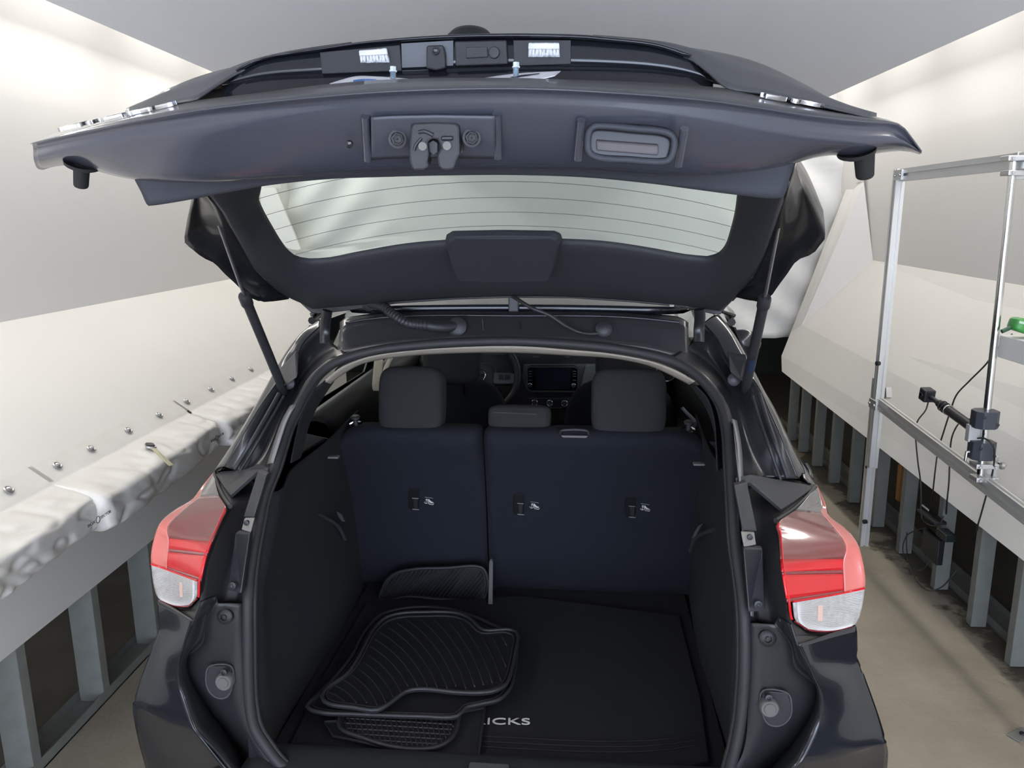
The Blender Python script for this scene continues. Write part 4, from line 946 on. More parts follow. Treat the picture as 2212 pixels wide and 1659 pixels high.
# rear seat backs, split 40/60, with head restraints
SPL = P((1044, 1010), 2.40).x
sprof = [(2.57, .50), (2.52, .66), (2.466, .86), (2.41, 1.0), (2.365, 1.09), (2.355, 1.125), (2.38, 1.145), (2.43, 1.145), (2.50, 1.12), (2.56, .95), (2.68, .50)]
def seatback(x0, x1, name):
    pr = crom([V((0, y, z)) for y, z in sprof], 60); rows = []
    N = 40
    for i in range(N+1):
        t = i/N; x = x0+(x1-x0)*t
        e = min(t, 1-t)*abs(x1-x0); k = min(1, e/.03)
        rnd = math.sqrt(max(0, 1-(1-k)**2))
        sh = max(0, (abs(x)-.50)/.1)**2*.05
        cy_ = 2.47
        rows.append([V((x, cy_+(p.y-cy_)*(.55+.45*rnd)+0.003*NZ.noise(V((x*8, p.z*8, 2))), p.z-sh*max(0, (p.z-.9)/.24)-(1-rnd)*.02*max(0, (p.z-.6)/.5))) for p in pr])
    bm = grid_bm(rows); 
    for r in (bm.verts,): pass
    bmesh.ops.holes_fill(bm, edges=[e for e in bm.edges if e.is_boundary], sides=0)
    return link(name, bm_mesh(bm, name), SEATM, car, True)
sb1 = seatback(-.605, SPL-.002, 'rear_seat_back'); sb2 = seatback(SPL+.002, .605, 'rear_seat_back')
def bx_px(x0, y0, x1, y1, Y): a = P((x0, y0), Y); b = P((x1, y1), Y); return (a+b)/2, abs(b.x-a.x), abs(a.z-b.z)
HEADM = mat('head_restraint_fabric', (0.020, 0.020, 0.022), .9, bump=.35, bscale=1100)
for (x0, y0, x1, y1), sb, th in (((816, 794, 961, 940), sb1, .12), ((1278, 798, 1437, 946), sb2, .12), ((1054, 877, 1190, 931), sb2, .10)):
    c, w_, h_ = bx_px(x0, y0, x1, y1, 2.43)
    h0 = sup('head_restraint', c+V((0, .02, 0)), (w_, th, h_), HEADM, sb, .42, Matrix.Rotation(R(-12), 3, 'X'))
    for q in (-.25, .25):
        cyl('post', c+V((w_*q, .03, -h_*.75)), c+V((w_*q, .02, 0)), .006, CHROME, h0, 12)
        lathe('post_guide', V((c.x+w_*q, c.y+.03, 1.138)), (0, 0, 1), [(.016, 0), (.015, .008), (.009, .010)], BLACKP, h0, 16)
tube('stitch_line', [P((1066, 891), 2.372), P((1100, 892), 2.37), P((1160, 895), 2.37)], .0012, mat('stitch', (.06, .06, .06), .8), sb2, 6)
# seat locks
for q, sb in (((769, 919), sb1), ((1487, 931), sb2)):
    c = P(q, 2.415); b = V((c.x, c.y, 1.140))
    lathe('lock_bezel', b, (0, -.25, 1), [(.022, 0), (.021, .005), (.012, .007), (.010, .004)], CHROME, sb, 24)
    lk = lathe('lock_knob', b+V((0, 0, .004)), (0, -.1, 1), [(.008, 0), (.008, .016), (.015, .020), (.0155, .026), (.011, .030), (.0001, .030)], GREYP, sb, 24)
# child-seat anchor covers with their printed symbols
IW = mat('symbol_white', (.62, .60, .56), .6)
def seatpt(p, off=0.0):                            # on the rear face of the seat back
    lo, hi = 2.0, 3.0
    def sy(z):
        q = sprof[:6]
        for (ya, za), (yb, zb) in zip(q, q[1:]):
            if z <= zb: return ya+(yb-ya)*(z-za)/(zb-za)
        return q[-1][0]
    for i in range(30):
        m = (lo+hi)/2
        if m < sy(P(p, m).z)+off: lo = m
        else: hi = m
    return P(p, lo)
for (ax, ay), (ix, iy), sb in (((893, 1079), (927, 1083), sb1), ((1120, 1090), (1155, 1093), sb2), ((1361, 1096), (1394, 1097), sb2)):
    D = lambda x, y, o=-.003: seatpt((ax+x, ay+y), o)
    cov = [D(x, y) for x, y in ((-11, -18), (-7, -23), (7, -23), (12, -18), (12, 17), (8, 23), (-6, 23), (-11, 18))]
    ac = poly('anchor_cover', cov, V((0, .004, .001)), mat('anchor_black', (.008, .008, .009), .45), sb, .001)
    for x0, y0, x1, y1 in ((-3, -3, 11, -2), (-2, 21, 12, 22)): tube('cover_edge', [D(x0, y0, -.005), D(x1, y1, -.005)], .0014, mat('edge_grey', (.22, .22, .23), .4), ac, 6)
    poly('cover_tongue', [D(x, y, -.006) for x, y in ((0, -1), (9, -1), (8, 19), (1, 19))], V((0, .003, .001)), BLACKP, ac)
    bm = bmesh.new(); I_ = lambda x, y: seatpt((ix+x, iy+y), -.003)
    for st_ in (((-5.2, -4.5), (-.1, 6), (8.7, 7.3), (10, 4.7)), ((-6.6, -4.5), (-6.4, 4.7)), ((-10.6, 1.4), (-9, 3.9), (-6.4, 4.9), (-3.5, 3.5)), ((-7.3, -3.6), (-5.6, -5), (-3.4, -4.4))):
        tube_bm([I_(*q) for q in st_], .0010, 5, bm)
    kid = [I_(*q) for q in ((-2.6, -4.5), (-.5, -4.6), (2, -1.6), (4.9, .9), (9.1, 2.2), (8.7, 4.3), (2.4, 4.3), (-1.8, -.3))]
    prism_bm([p+V((0, -.001, 0)) for p in kid], [p+V((0, .002, 0)) for p in kid], bm)
    link('anchor_symbol', bm_mesh(bm, 'anchor_symbol'), IW, sb)
    tube('symbol_edge', [I_(-9.4, -9), I_(6.6, -7), I_(8.3, -5.8)], .0010, mat('edge_grey', (.22, .22, .23), .4), sb, 5)
# shelf clips, belt guide, seat-hinge cover
for x0, x1, y, sb in ((709, 733, 987, QT[0]), (1497, 1522, 1002, QT[1])): box('shelf_clip', (P((x0, y), 2.20)+P((x1, y), 2.20))/2, (.032, .02, .006), mat('clip_grey', (.14, .13, .14), .5), sb, None, .001)
tube('belt_guide', [P((1209, 938), 2.36), P((1211, 931), 2.37), P((1270, 932), 2.37), P((1272, 941), 2.36)], .005, GREYP, sb2, 8, 20)
poly('belt_guide_slot', [P(p, 2.350) for p in ((1212, 941), (1270, 942), (1266, 946), (1216, 945))], V((0, .004, .001)), mat('guide_grey', (.10, .085, .085), .4), sb2)
poly('seat_hinge_cover', [P(p, y) for p, y in (((1056, 1215), 2.50), ((1060, 1207), 2.505), ((1065, 1215), 2.50), ((1064, 1317), 2.42), ((1054, 1317), 2.42))], V((0, .012, .004)), mat('hinge_grey', (.075, .075, .08), .5), sb1, .002)
# left shoulder trim corner pieces (grey) beside the seat
for s, pts in ((-1, [((653, 935), 2.24), ((700, 946), 2.28), ((711, 949), 2.30), ((668, 968), 2.22), ((648, 980), 2.2)]), (1, [((1534, 953), 2.26), ((1553, 957), 2.2), ((1556, 992), 2.2), ((1548, 975), 2.24)])):
    poly('shoulder_trim', [P(p, y) for p, y in pts], V((0, .02, -.006)), GREYP, QT[0 if s < 0 else 1], .001)
# front seats
for s in (-1, 1):
    fs = sup('front_seat', (s*.37, 3.30, .79), (.50, .17, .66), SEATM, car, .6, Matrix.Rotation(R(-14), 3, 'X'))
    sup('seat_cushion', (s*.37, 3.55, .50), (.50, .50, .18), SEATM, fs, .45)
    sup('head_restraint', (.375 if s > 0 else -.352, 3.22, 1.205), (.24, .11, .19), HEADM, fs, .45, Matrix.Rotation(R(-14), 3, 'X'))
    for q in (-.06, .06): cyl('post', V((s*.365+q, 3.24, 1.06)), V((s*.365+q, 3.22, 1.16)), .006, CHROME, fs, 10)
# door trims, belt-line, beige centre pillar and seat belt loop on the left
for s in (-1, 1):
    loftobj('door_trim', [[V((s*.72, y, 1.158)) for y in (2.35, 3.2, 4.6)], [V((s*.67, y, 1.12)) for y in (2.5, 3.2, 4.6)], [V((s*.66, y, .95)) for y in (2.55, 3.2, 4.6)], [V((s*.70, y, .35)) for y in (2.6, 3.2, 4.6)]], BLACKP, car, 30, 3, False, True, .004, 0)
    pt = [P((806, 845), 3.05), P((823, 845), 3.03), P((828, 776), 3.02), P((812, 776), 3.05)]
    if s < 0: poly('centre_pillar_trim', pt, V((s*.02, .05, 0)), BEIGE, car, .004)
tube('seat_belt_loop', [P((846, 770), 2.95), P((838, 785), 2.93), P((832, 800), 2.92), P((833, 810), 2.92), P((838, 812), 2.93)], .012, mat('belt_beige', (.36, .33, .28), .8), car, 8, 20, rx=.004)
tube('seat_belt_tongue', [P((1473, 881), 2.6), P((1480, 889), 2.6), P((1493, 902), 2.58), P((1504, 914), 2.56), P((1498, 922), 2.55)], .006, mat('buckle_grey', (.14, .14, .15), .4), car, 8, 16)
# dashboard
db = sup('dashboard', (0, 4.22, .93), (1.36, .74, .42), mat('dash_top', (.022, .024, .03), .85), car, .3)
DY = 3.80
def dpoly(name, pts, dy, m, parent, bevel=.002, th=.02): return poly(name, [P(p, DY+dy) for p in pts], V((0, th, .004)), m, parent, bevel)
zd = lambda x, y: (1040+x/7.539, 740+y/7.539)
DASHG = mat('dash_grey', (.085, .095, .105), .5)
dpoly('centre_stack', [zd(*q) for q in ((690, 370), (1870, 365), (1860, 660), (1830, 715), (1640, 815), (820, 815), (720, 740), (660, 560))], .03, DASHG, db, .004, .06)
dpoly('side_panel', [zd(*q) for q in ((1700, 385), (1865, 372), (1860, 650), (1640, 760), (1610, 740), (1660, 520))], .012, mat('dash_panel_light', (.15, .165, .17), .45), db, .003, .03)
scr = dpoly('screen', [zd(*q) for q in ((742, 430), (790, 398), (1520, 398), (1572, 440), (1565, 740), (1530, 792), (800, 792), (748, 740))], 0.0, mat('screen_black', (.008, .009, .013), .12), db, .003, .03)
tube('screen_rim', [P(zd(*q), DY-.002) for q in ((742, 430), (790, 398), (1520, 398), (1572, 440), (1565, 740), (1530, 792), (800, 792), (748, 740))], .0022, DASHG, scr, 6, closed=True)
dpoly('display', [zd(*q) for q in ((880, 430), (1440, 430), (1440, 765), (880, 765))], -.003, mat('display_glass', (.016, .018, .03), .1), scr, 0, .003)
for x, y in ((790, 695), (1500, 702)):
    ring('volume_knob', P(zd(x, y), DY-.010), (0, -1, .1), .0098, .0018, CHROME, scr, 24)
    lathe('knob_face', P(zd(x, y), DY-.004), (0, -1, .1), [(.010, 0), (.0095, .010), (.0001, .011)], BLACKP, scr, 18)
for x in (793, 1517):
    for y in (467, 508, 548, 612): tube('button_mark', [P(zd(x-28, y), DY-.003), P(zd(x+28, y+2), DY-.003)], .0010, mat('mark_grey', (.30, .31, .33), .5), scr, 5)
hv = dpoly('climate_panel', [zd(*q) for q in ((760, 900), (1420, 895), (1465, 950), (1440, 1040), (1320, 1085), (900, 1080), (780, 1030))], .03, BLACKP, db, .004, .05)
for x, y in ((865, 980), (1110, 985), (1353, 990)):
    ring('dial', P(zd(x, y), DY+.012), (0, -1, .15), .0148, .0022, CHROME, hv, 28)
    lathe('dial_face', P(zd(x, y), DY+.03), (0, -1, .15), [(.0145, 0), (.0135, .020), (.0001, .021)], BLACKP, hv, 20)
tube('chrome_strip', [P(zd(920, 1048), DY+.02), P(zd(960, 1062), DY+.02), P(zd(1280, 1066), DY+.02), P(zd(1305, 1060), DY+.02)], .0022, CHROME, hv, 6)
ring('vent_ring', P((1440, 803), DY), (0, -1, .1), .047, .005, CHROME, db, 36)
lathe('vent_face', P((1440, 803), DY+.03), (0, -1, .1), [(.046, 0), (.044, .01), (.0001, .004)], BLACKP, db, 24)
for x0, x1 in ((845, 940), (1355, 1445)): tube('dash_mark', [P(zd(x0, 231), 3.86), P(zd(x1, 233), 3.86)], .0012, mat('mark_grey', (.30, .31, .33), .5), db, 5)
sup('instrument_hood', (-.33, 4.0, 1.10), (.40, .22, .14), BLACKP, db, .5)
sup('centre_console', (0.03, 3.55, .62), (.22, .9, .30), BLACKP, car, .3)
# steering wheel
wc = P((1038, 812), 3.60); wn = V((0, -1, .42)).normalized(); wr = V((1, 0, 0)); wu = wn.cross(wr)*-1
wu = wr.cross(wn)*-1 if (wr.cross(wn)).z < 0 else wr.cross(wn)
sw_ = tube('steering_wheel', [wc+wr*math.cos(6.283*k/48)*.178+wu*math.sin(6.283*k/48)*.178 for k in range(48)], .016, GREYP, car, 10, closed=True)
rt_ = Matrix((wr, wn, wu)).transposed()
sup('hub', wc-wn*.01, (.15, .06, .13), GREYP, sw_, .6, rt_)
for s in (-1, 1):
    sup('spoke', wc+wr*s*.11-wu*.012, (.11, .025, .055), DASHG, sw_, .4, rt_)
    tube('spoke_trim', [wc+wr*s*.055-wu*.066+wn*.012, wc+wr*s*.080-wu*.046+wn*.014, wc+wr*s*.150-wu*.046+wn*.014], .0035, CHROME, sw_, 6)
    for k in range(2): box('wheel_button', wc+wr*s*(.10+.03*k)-wu*.008+wn*.013, (.024, .006, .022), BLACKP, sw_, rt_, .002)
ring('badge_ring', wc+wn*.024, wn, .027, .0028, CHROME, sw_, 28)
box('badge_bar', wc+wn*.023, (.060, .004, .013), BLACKP, sw_, rt_, .001)
text('badge_letters', 'NISSAN', wc-wr*.028-wu*.005+wn*.026, wr, wu, .010, CHROME, sw_, .001, .056)
ring('gauge_ring', P((1085, 800), 3.9), (0, -1, .2), .045, .0015, DASHG, db, 30)
# windscreen
loftobj('windscreen', [[V((x*.60/8, 4.02, 1.50-.02*(x/8)**2)) for x in range(-8, 9)], [V((x*.68/8, 4.85-.10*(x/8)**2, 1.06)) for x in range(-8, 9)]], SIDEGL, car, 20, 3, True, False, .004, 0)
# wire tube and washer hose between roof and tailgate
hs_ = [P(q, y) for q, y in (((800, 655), 2.20), ((828, 662), 2.17), ((850, 680), 2.13), ((880, 698), 2.11), ((920, 703), 2.115), ((955, 707), 2.13), ((985, 705), 2.155))]
hp2 = crom(hs_, 150)
tube('cable_boot', hp2, .0135, BLACKP, car, 14, rfun=lambda t: (1.0+.09*math.sin(t*190)) if .20 < t < .74 else 1.05 if t < .2 else 1.15)
lathe('boot_flange', P((988, 706), 2.152), (0, -1, .3), [(.028, -.004), (.027, .006), (.018, .011), (.0001, .012)], BLACKP, car, 24)
lathe('boot_flange', P((797, 657), 2.21), (0, -1, -.1), [(.02, -.006), (.02, .006), (.014, .011), (.0001, .012)], BLACKP, car, 20)
tube('washer_hose', [P(q, y) for q, y in (((1107, 640), 2.17), ((1120, 648), 2.15), ((1150, 666), 2.13), ((1185, 680), 2.13), ((1220, 703), 2.14), ((1250, 717), 2.15), ((1285, 721), 2.145), ((1302, 714), 2.16))], .0052, BLACKP, car, 10, 50)
lathe('boot_flange', P((1304, 712), 2.155), (0, -1, .3), [(.024, -.004), (.023, .006), (.014, .012), (.0001, .013)], BLACKP, car, 24)
box('spoiler_stay', P((1110, 655), 2.24), (.030, .03, .05), BLACKP, tg, None, .004)
for x0, x1 in ((1446, 1456), (1482, 1492)): box('edge_clip', (P((x0, 660), 2.20)+P((x1, 660), 2.20))/2, (.013, .01, .006), mat('clip_light', (.30, .30, .29), .4), tg, None, .001)

# ---------------- loose things in the boot: cargo mat and folded rubber floor mats
W4 = car.matrix_basis if False else (Matrix.Translation(car.location) @ Matrix.Rotation(PHI, 4, 'Z'))
def tow(pts): return [W4 @ p for p in pts]
cmz = .510
cmo = [V((-.52, 1.665, 0)), V((-.40, 1.645, 0)), V((0, 1.635, 0)), V((.40, 1.645, 0)), V((.52, 1.69, 0)), V((.535, 1.95, 0)), V((.53, 2.40, 0)), V((0, 2.50, 0)), V((-.53, 2.40, 0)), V((-.535, 1.95, 0))]
cmo = [V((p.x, p.y, cmz)) for p in cmo]
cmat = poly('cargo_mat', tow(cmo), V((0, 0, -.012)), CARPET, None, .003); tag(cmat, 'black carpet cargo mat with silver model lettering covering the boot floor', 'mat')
lt = text('lettering', 'KICKS', V((0, 0, 0)), V((1, 0, 0)), V((0, 1, 0)), .026, mat('silver_letters', (.78, .77, .72), .35, metal=.3), cmat, .002, .148)
a_ = W4 @ PZ((1022, 1565), cmz+.003); b_ = W4 @ PZ((1141, 1566), cmz+.003)
lt.location = a_; lt.rotation_euler = (0, 0, math.atan2(b_.y-a_.y, b_.x-a_.x))
for k, y in enumerate((1.735, 1.715, 1.695)):
    tube('border_rib', tow([V((x*.5/8, y-.0+.05*(abs(x)/8)**4, cmz+.002)) for x in range(-1, 9)]), .0016, RUBBER, cmat, 5)

RIBM = mat('rubber_edge_highlight', (0.022, 0.022, 0.025), 0.5)  # lighter copy of the rubber, painting highlights along ribs and edges
def inside(p, poly_):
    c = False; n = len(poly_)
    for i in range(n):
        a, b = poly_[i], poly_[i-1]
        if (a[1] > p[1]) != (b[1] > p[1]) and p[0] < (b[0]-a[0])*(p[1]-a[1])/(b[1]-a[1])+a[0]: c = not c
    return c
def rubbermat(outline, z, label, ribs, nm='rubber_mat', grp=None, ptf=None):
    pt = ptf or (lambda p, dz=0: W4 @ (PZ(p, z) + V((0, 0, dz))))
    o3 = crom([V((x, y, 0)) for x, y in outline], 90, True)
    o2 = [(p.x, p.y) for p in o3]
    base = poly(nm, [pt(p) for p in o2], V((0, 0, -.006)), RUBBER)
    tag(base, label, 'floor mat', grp)
    tube('raised_rim', [pt(p, .003) for p in o2], .0055, RIBM, base, 8, closed=True)
    cx_ = sum(p[0] for p in o2)/len(o2); cy_ = sum(p[1] for p in o2)/len(o2)
    ins = [(cx_+(p[0]-cx_)*.955, cy_+(p[1]-cy_)*.93) for p in o2]
    tube('inner_rim', [pt(p, .001) for p in ins], .0030, RIBM, base, 6, closed=True)
    bm = bmesh.new(); ins2 = [(cx_+(p[0]-cx_)*.93, cy_+(p[1]-cy_)*.89) for p in o2]
    for seg in ribs:
        cur = []
        for p in seg+[(-9999, -9999)]:
            if inside(p, ins2): cur.append(pt(p, .0005))
            else:
                if len(cur) > 2: tube_bm(cur, .0024, 5, bm)
                cur = []
    if len(bm.verts): link('ribs', bm_mesh(bm, 'ribs'), RIBM, base)
    else: bm.free()
    return base
m1 = [(695, 1506), (707, 1488), (744, 1462), (766, 1436), (789, 1394), (804, 1365), (830, 1338), (863, 1327), (912, 1324), (986, 1326), (1016, 1338), (1042, 1362), (1102, 1362), (1119, 1371), (1116, 1400), (1102, 1462), (1093, 1480), (1072, 1493), (1042, 1498), (986, 1497), (912, 1490), (878, 1495), (856, 1510), (830, 1529), (811, 1536), (759, 1529), (714, 1523), (697, 1514)]
arcs = []
for k in range(26):
    r = 36+19.5*k
    arcs.append([(688+r*math.cos(R(a)), 1562-r*.92*math.sin(R(a))) for a in range(0, 96, 2)])
grp = 'rubber floor mats piled in the boot'
m3 = [(742, 1542), (733, 1572), (790, 1598), (850, 1615), (905, 1620), (948, 1614), (980, 1592), (990, 1562), (988, 1540), (860, 1535)]
waf = [[(x+.25*(y-1545), y) for y in range(1535, 1625, 4)] for x in range(720, 990, 11)]+[[(x, y+.06*(x-740)) for x in range(730, 992, 6)] for y in range(1540, 1622, 11)]
rubbermat(m3, .534, 'rubber floor mat with waffle pattern, lowest of the pile beside the sill', waf)
m2 = [(663, 1529), (690, 1500), (727, 1462), (760, 1420), (785, 1372), (815, 1335), (860, 1318), (960, 1316), (1060, 1350), (1112, 1385), (1108, 1470), (1100, 1492), (1078, 1513), (1040, 1522), (1004, 1532), (990, 1548), (900, 1549), (760, 1544), (690, 1540)]
rubbermat(m2, .553, 'smooth-edged rubber floor mat directly under the top ribbed mat', [])
rubbermat(m1, .574, 'ribbed rubber floor mat with curved ribs on top of the pile', arcs)
m4 = [(822, 1296), (830, 1262), (850, 1240), (890, 1229), (960, 1226), (1045, 1228), (1046, 1290), (960, 1294), (880, 1288)]
hat = [[(x+.8*(1300-y), y) for y in range(1222, 1302, 3)] for x in range(740, 1060, 9)]
rubbermat(m4, .52, 'rubber floor mat leaning on the lower left of the rear seat back', hat, ptf=lambda p, dz=0: W4 @ (P(p, 2.475-.10*(1296-p[1])/70*0) + V((0, -dz, 0))))
cm2 = [(700, 1560), (990, 1540), (1047, 1530), (1040, 1580), (1032, 1640), (960, 1634), (880, 1624), (720, 1590)]
o = poly('carpet_mat', [W4 @ PZ(p, .523) for p in cm2], V((0, 0, -.006)), FELT, None, .002); tag(o, 'black carpet floor mat beneath the rubber mats, its edge by the silver lettering', 'floor mat')
tube('bound_edge', [W4 @ PZ(p, .524) for p in cm2], .004, RIBM, o, 6, closed=True)
# ------------------------------------------------------------ aluminium camera rig on the right
def extr_bm(a, b, w_, h_, up=V((0, 0, 1)), bm=None):  # slotted aluminium profile
    bm = bm or bmesh.new(); t = (b-a).normalized(); u = up
    if abs(t.dot(u)) > .95: u = V((0, 1, 0))
    u = (u-t*u.dot(t)).normalized(); v = t.cross(u)
    def side(n, L, o):
        out = []; n_ = max(1, n)
        for k in range(n_):
            c = -L/2+L*(k+.5)/n_
            for s_, d in ((-.007, 0), (-.007, 1), (.007, 1), (.007, 0)): out.append((c+s_, d))
        return out
    nw = max(1, round(w_/.042)); nh = max(1, round(h_/.042)); g = .013; pr = []
    pr.append((-w_/2, -h_/2)); pr += [(c, -h_/2+d*g) for c, d in side(nw, w_, 0)]
    pr.append((w_/2, -h_/2)); pr += [(w_/2-d*g, c) for c, d in side(nh, h_, 0)]
    pr.append((w_/2, h_/2)); pr += [(-c, h_/2-d*g) for c, d in side(nw, w_, 0)]
    pr.append((-w_/2, h_/2)); pr += [(-w_/2+d*g, -c) for c, d in side(nh, h_, 0)]
    return prism_bm([a+v*x+u*y for x, y in pr], [b+v*x+u*y for x, y in pr], bm)
def extr(name, a, b, w_, h_, parent, up=V((0, 0, 1))): return link(name, bm_mesh(extr_bm(V(a), V(b), w_, h_, up), name), ALU, parent, False)
RX = 1.70
def W_(p, y): return Wy(p, y)
base = V((1.745, 4.12, 0))
rig = empty('camera_rig', base); tag(rig, 'freestanding frame of slotted aluminium bars beside the right wall', 'frame')
rb = lambda q: V(q)-base
top = Wy((1944, 365), 4.12); mid_ = Wy((1908, 1010), 4.12); foot = Wy((1884, 1182), 4.12); foot.z = 0.0
top = V((top.x, 4.12, top.z)); 
extr('post', rb(V((top.x-.004, 4.12, .47))), rb(top), .044, .044, rig)
extr('post', rb(V((top.x+.006, 4.165, 0.0))), rb(V((top.x+.006, 4.165, .95))), .044, .044, rig)
r0 = Wy((1952, 379), 4.12); r1 = Wy((2172, 352), 3.12)
extr('rail', rb(V((top.x, 4.10, r0.z))), rb(V((top.x+.02, 2.98, r0.z+.0))), .03, .060, rig)
l0 = Wy((1908, 872), 4.10); l1 = Wy((2205, 1058), 3.02)
sl_ = (l1.z-l0.z)/(l1.y-l0.y)
extr('rail', rb(V((top.x, 4.10, l0.z))), rb(V((top.x+.02, 2.2, l0.z+(l1.z-l0.z)*1.75))), .03, .060, rig)
PLATE = mat('joint_plate', (.62, .62, .61), .35, metal=.8)
for c, s_ in ((V((top.x, 4.085, r0.z)), (.012, .09, .05)), (V((top.x-.02, 4.09, l0.z)), (.012, .09, .05))):
    jp = box('joint_plate', rb(c+V((-.018, 0, 0))), s_, PLATE, rig, None, .002)
    for dy in (-.03, .03): lathe('bolt', rb(c+V((-.024, dy, 0))), (-1, 0, 0), [(.008, 0), (.007, .006), (.004, .006), (.0001, .003)], STEEL, jp, 12)
for q in ((1896, 785), (1868, 1127)):
    lathe('bolt', rb(Wy(q, 4.10)), (-1, -.3, 0), [(.012, -.01), (.012, .008), (.006, .010), (.0001, .01)], BLACKP, rig, 14)
lathe('bolt', rb(V((top.x-.03, 4.12, .47))), (-1, 0, 0), [(.008, 0), (.007, .006), (.0001, .006)], BLACKP, rig, 12)
# upright round pole with clamps
PY = 3.10
pt_ = Wy((2190, 345), PY); pb = Wy((2116, 1040), PY)
pole = empty('camera_pole', V((pb.x, PY, pb.z))); tag(pole, 'shiny round upright pole clamped to the aluminium frame at the right edge', 'pole')
pbk = lambda q: V(q)-V((pb.x, PY, pb.z))
tube('pole', [pbk(pb), pbk(pt_)], .0140, mat('polished_tube', (.75, .75, .74), .16, metal=1.0), pole, 20)
cl0 = mat('clamp_black', (.045, .05, .065), .38)
def octo(c, w_, d_, h_):
    o_ = [(-.5, -.25), (-.25, -.5), (.25, -.5), (.5, -.25), (.5, .25), (.25, .5), (-.25, .5), (-.5, .25)]
    return [V((c.x+x*w_, c.y+y*d_, c.z-h_/2)) for x, y in o_], [V((c.x+x*w_, c.y+y*d_, c.z+h_/2)) for x, y in o_]
for y0, y1, xo in ((886, 923, 2127), (952, 990, 2120)):
    a = Wy((xo, y0), PY); b = Wy((xo, y1), PY); c = pbk((a+b)/2)
    lo, hi = octo(c, .092, .085, abs(a.z-b.z))
    k = prism('clamp_block', lo, hi, cl0, pole, .003)
    for dx, dz in ((-.025, .015), (.03, -.015)): lathe('clamp_screw', c+V((dx, -.043, dz)), (0, -1, 0), [(.006, 0), (.006, .002), (.003, .003), (.0001, .001)], BLACKP, k, 12)
ab = Wy((2122, 938), PY); box('spacer', pbk(ab)+V((-.012, .02, 0)), (.075, .03, .07), mat('grey_spacer', (.45, .45, .43), .5), pole, None, .003)
for yy in (1003, 1032):
    q = Wy((2124, yy), PY); br = box('bracket_jaw', pbk(q)+V((0, -.005, 0)), (.088, .06, .020), PLATE, pole, None, .003)
    for dx in (-.03, .03): lathe('jaw_bolt', pbk(q)+V((dx, -.035, 0)), (0, -1, 0), [(.007, 0), (.0065, .007), (.003, .007), (.0001, .004)], STEEL, br, 10)
q = Wy((2135, 1016), PY); box('bracket_plate', pbk(q)+V((.01, .025, 0)), (.075, .008, .11), PLATE, pole, None, .003)
q = Wy((2157, 1005), PY); lathe('clamp_knob', pbk(q), (1, -.2, 0), [(.012, 0), (.017, .008), (.015, .02), (.006, .024), (.0001, .03)], STEEL, pole, 14)
q = Wy((2095, 978), PY); tube('lever', [pbk(Wy((2105, 975), PY)), pbk(Wy((2088, 976), PY)), pbk(Wy((2085, 995), PY))], .006, STEEL, pole, 8)
for yy in (343, 374):
    q = Wy((2192, yy), PY); br = box('bracket_jaw', pbk(q)+V((0, -.01, 0)), (.088, .06, .020), PLATE, pole, None, .003)
    for dx in (-.028, .028): lathe('jaw_bolt', pbk(q)+V((dx, -.04, 0)), (0, -1, 0), [(.007, 0), (.0065, .007), (.0001, .007)], STEEL, br, 10)
q = Wy((2206, 358), PY); box('bracket_plate', pbk(q)+V((.01, .02, 0)), (.05, .03, .10), PLATE, pole, None, .003)
# telescopic boom with a small camera on its end
ba = Wy((2112, 932), PY+.05); bb = Wy((2010, 858), PY+.42)
boom = tube('camera_boom', [ba, ba.lerp(bb, .62)], .021, BLACKP, None, 18); tag(boom, 'black telescopic boom arm with a small camera at its end, held by the pole clamps', 'boom')
tube('boom_tip', [ba.lerp(bb, .60), ba.lerp(bb, .80)], .017, RUBBER, boom, 16, rfun=lambda t: 1.0)
tube('boom_tip', [ba.lerp(bb, .78), bb], .011, BLACKP, boom, 14)
for t in (.60, .66, .72): ring('locking_ring', ba.lerp(bb, t), bb-ba, .0215, .003, STEEL if t == .60 else BLACKP, boom, 24)
hd_ = (bb-ba).normalized(); hr = Matrix((hd_.cross(V((0, 0, 1))).normalized(), hd_, hd_.cross(V((0, 0, 1))).normalized().cross(hd_))).transposed()
hb_ = box('camera_head', bb+hd_*.030, (.050, .055, .058), BLACKP, boom, hr, .006)
lathe('camera_lens', bb+hd_*.03+hr @ V((-.026, 0, .0)), hr @ V((-1, 0, 0)), [(.012, 0), (.011, .003), (.006, .001), (.0001, .001)], FRIT, hb_, 18)
CABLE = mat('black_cable', (.018, .018, .019), .5)
def cable(px, label, r=.0035, n=60, xs=1.79):
    pts = [Wx(p[:2], p[2] if len(p) > 2 else xs) for p in px]
    return tag(tube('cable', pts, r, CABLE, None, 8, n), label, 'cable')
cable([(2007, 860, 1.70), (2000, 885, 1.74), (1982, 910, 1.78), (1977, 930, 1.80), (1979, 960), (1983, 1000), (1988, 1035, 1.82), (1990, 1065, 1.80), (1989, 1101, 1.80)], 'black cable hanging from the small camera on the boom')
cable([(2186, 722, 1.98), (2165, 742, 1.86), (2150, 758, 1.80), (2133, 783, 1.78), (2095, 822, 1.78), (2065, 855, 1.78), (2053, 888, 1.78), (2040, 928, 1.79), (2026, 975, 1.80), (2021, 1010), (2016, 1055, 1.81), (2013, 1085, 1.88)], 'black cable running from the green device down across the white panel')
cable([(2100, 905, 1.72), (2082, 908, 1.74), (2066, 922, 1.77), (2055, 950, 1.79), (2052, 985), (2050, 1040), (2046, 1080, 1.81), (2044, 1110, 1.88)], 'black cable leaving the upper pole clamp and dropping straight down the white panel')
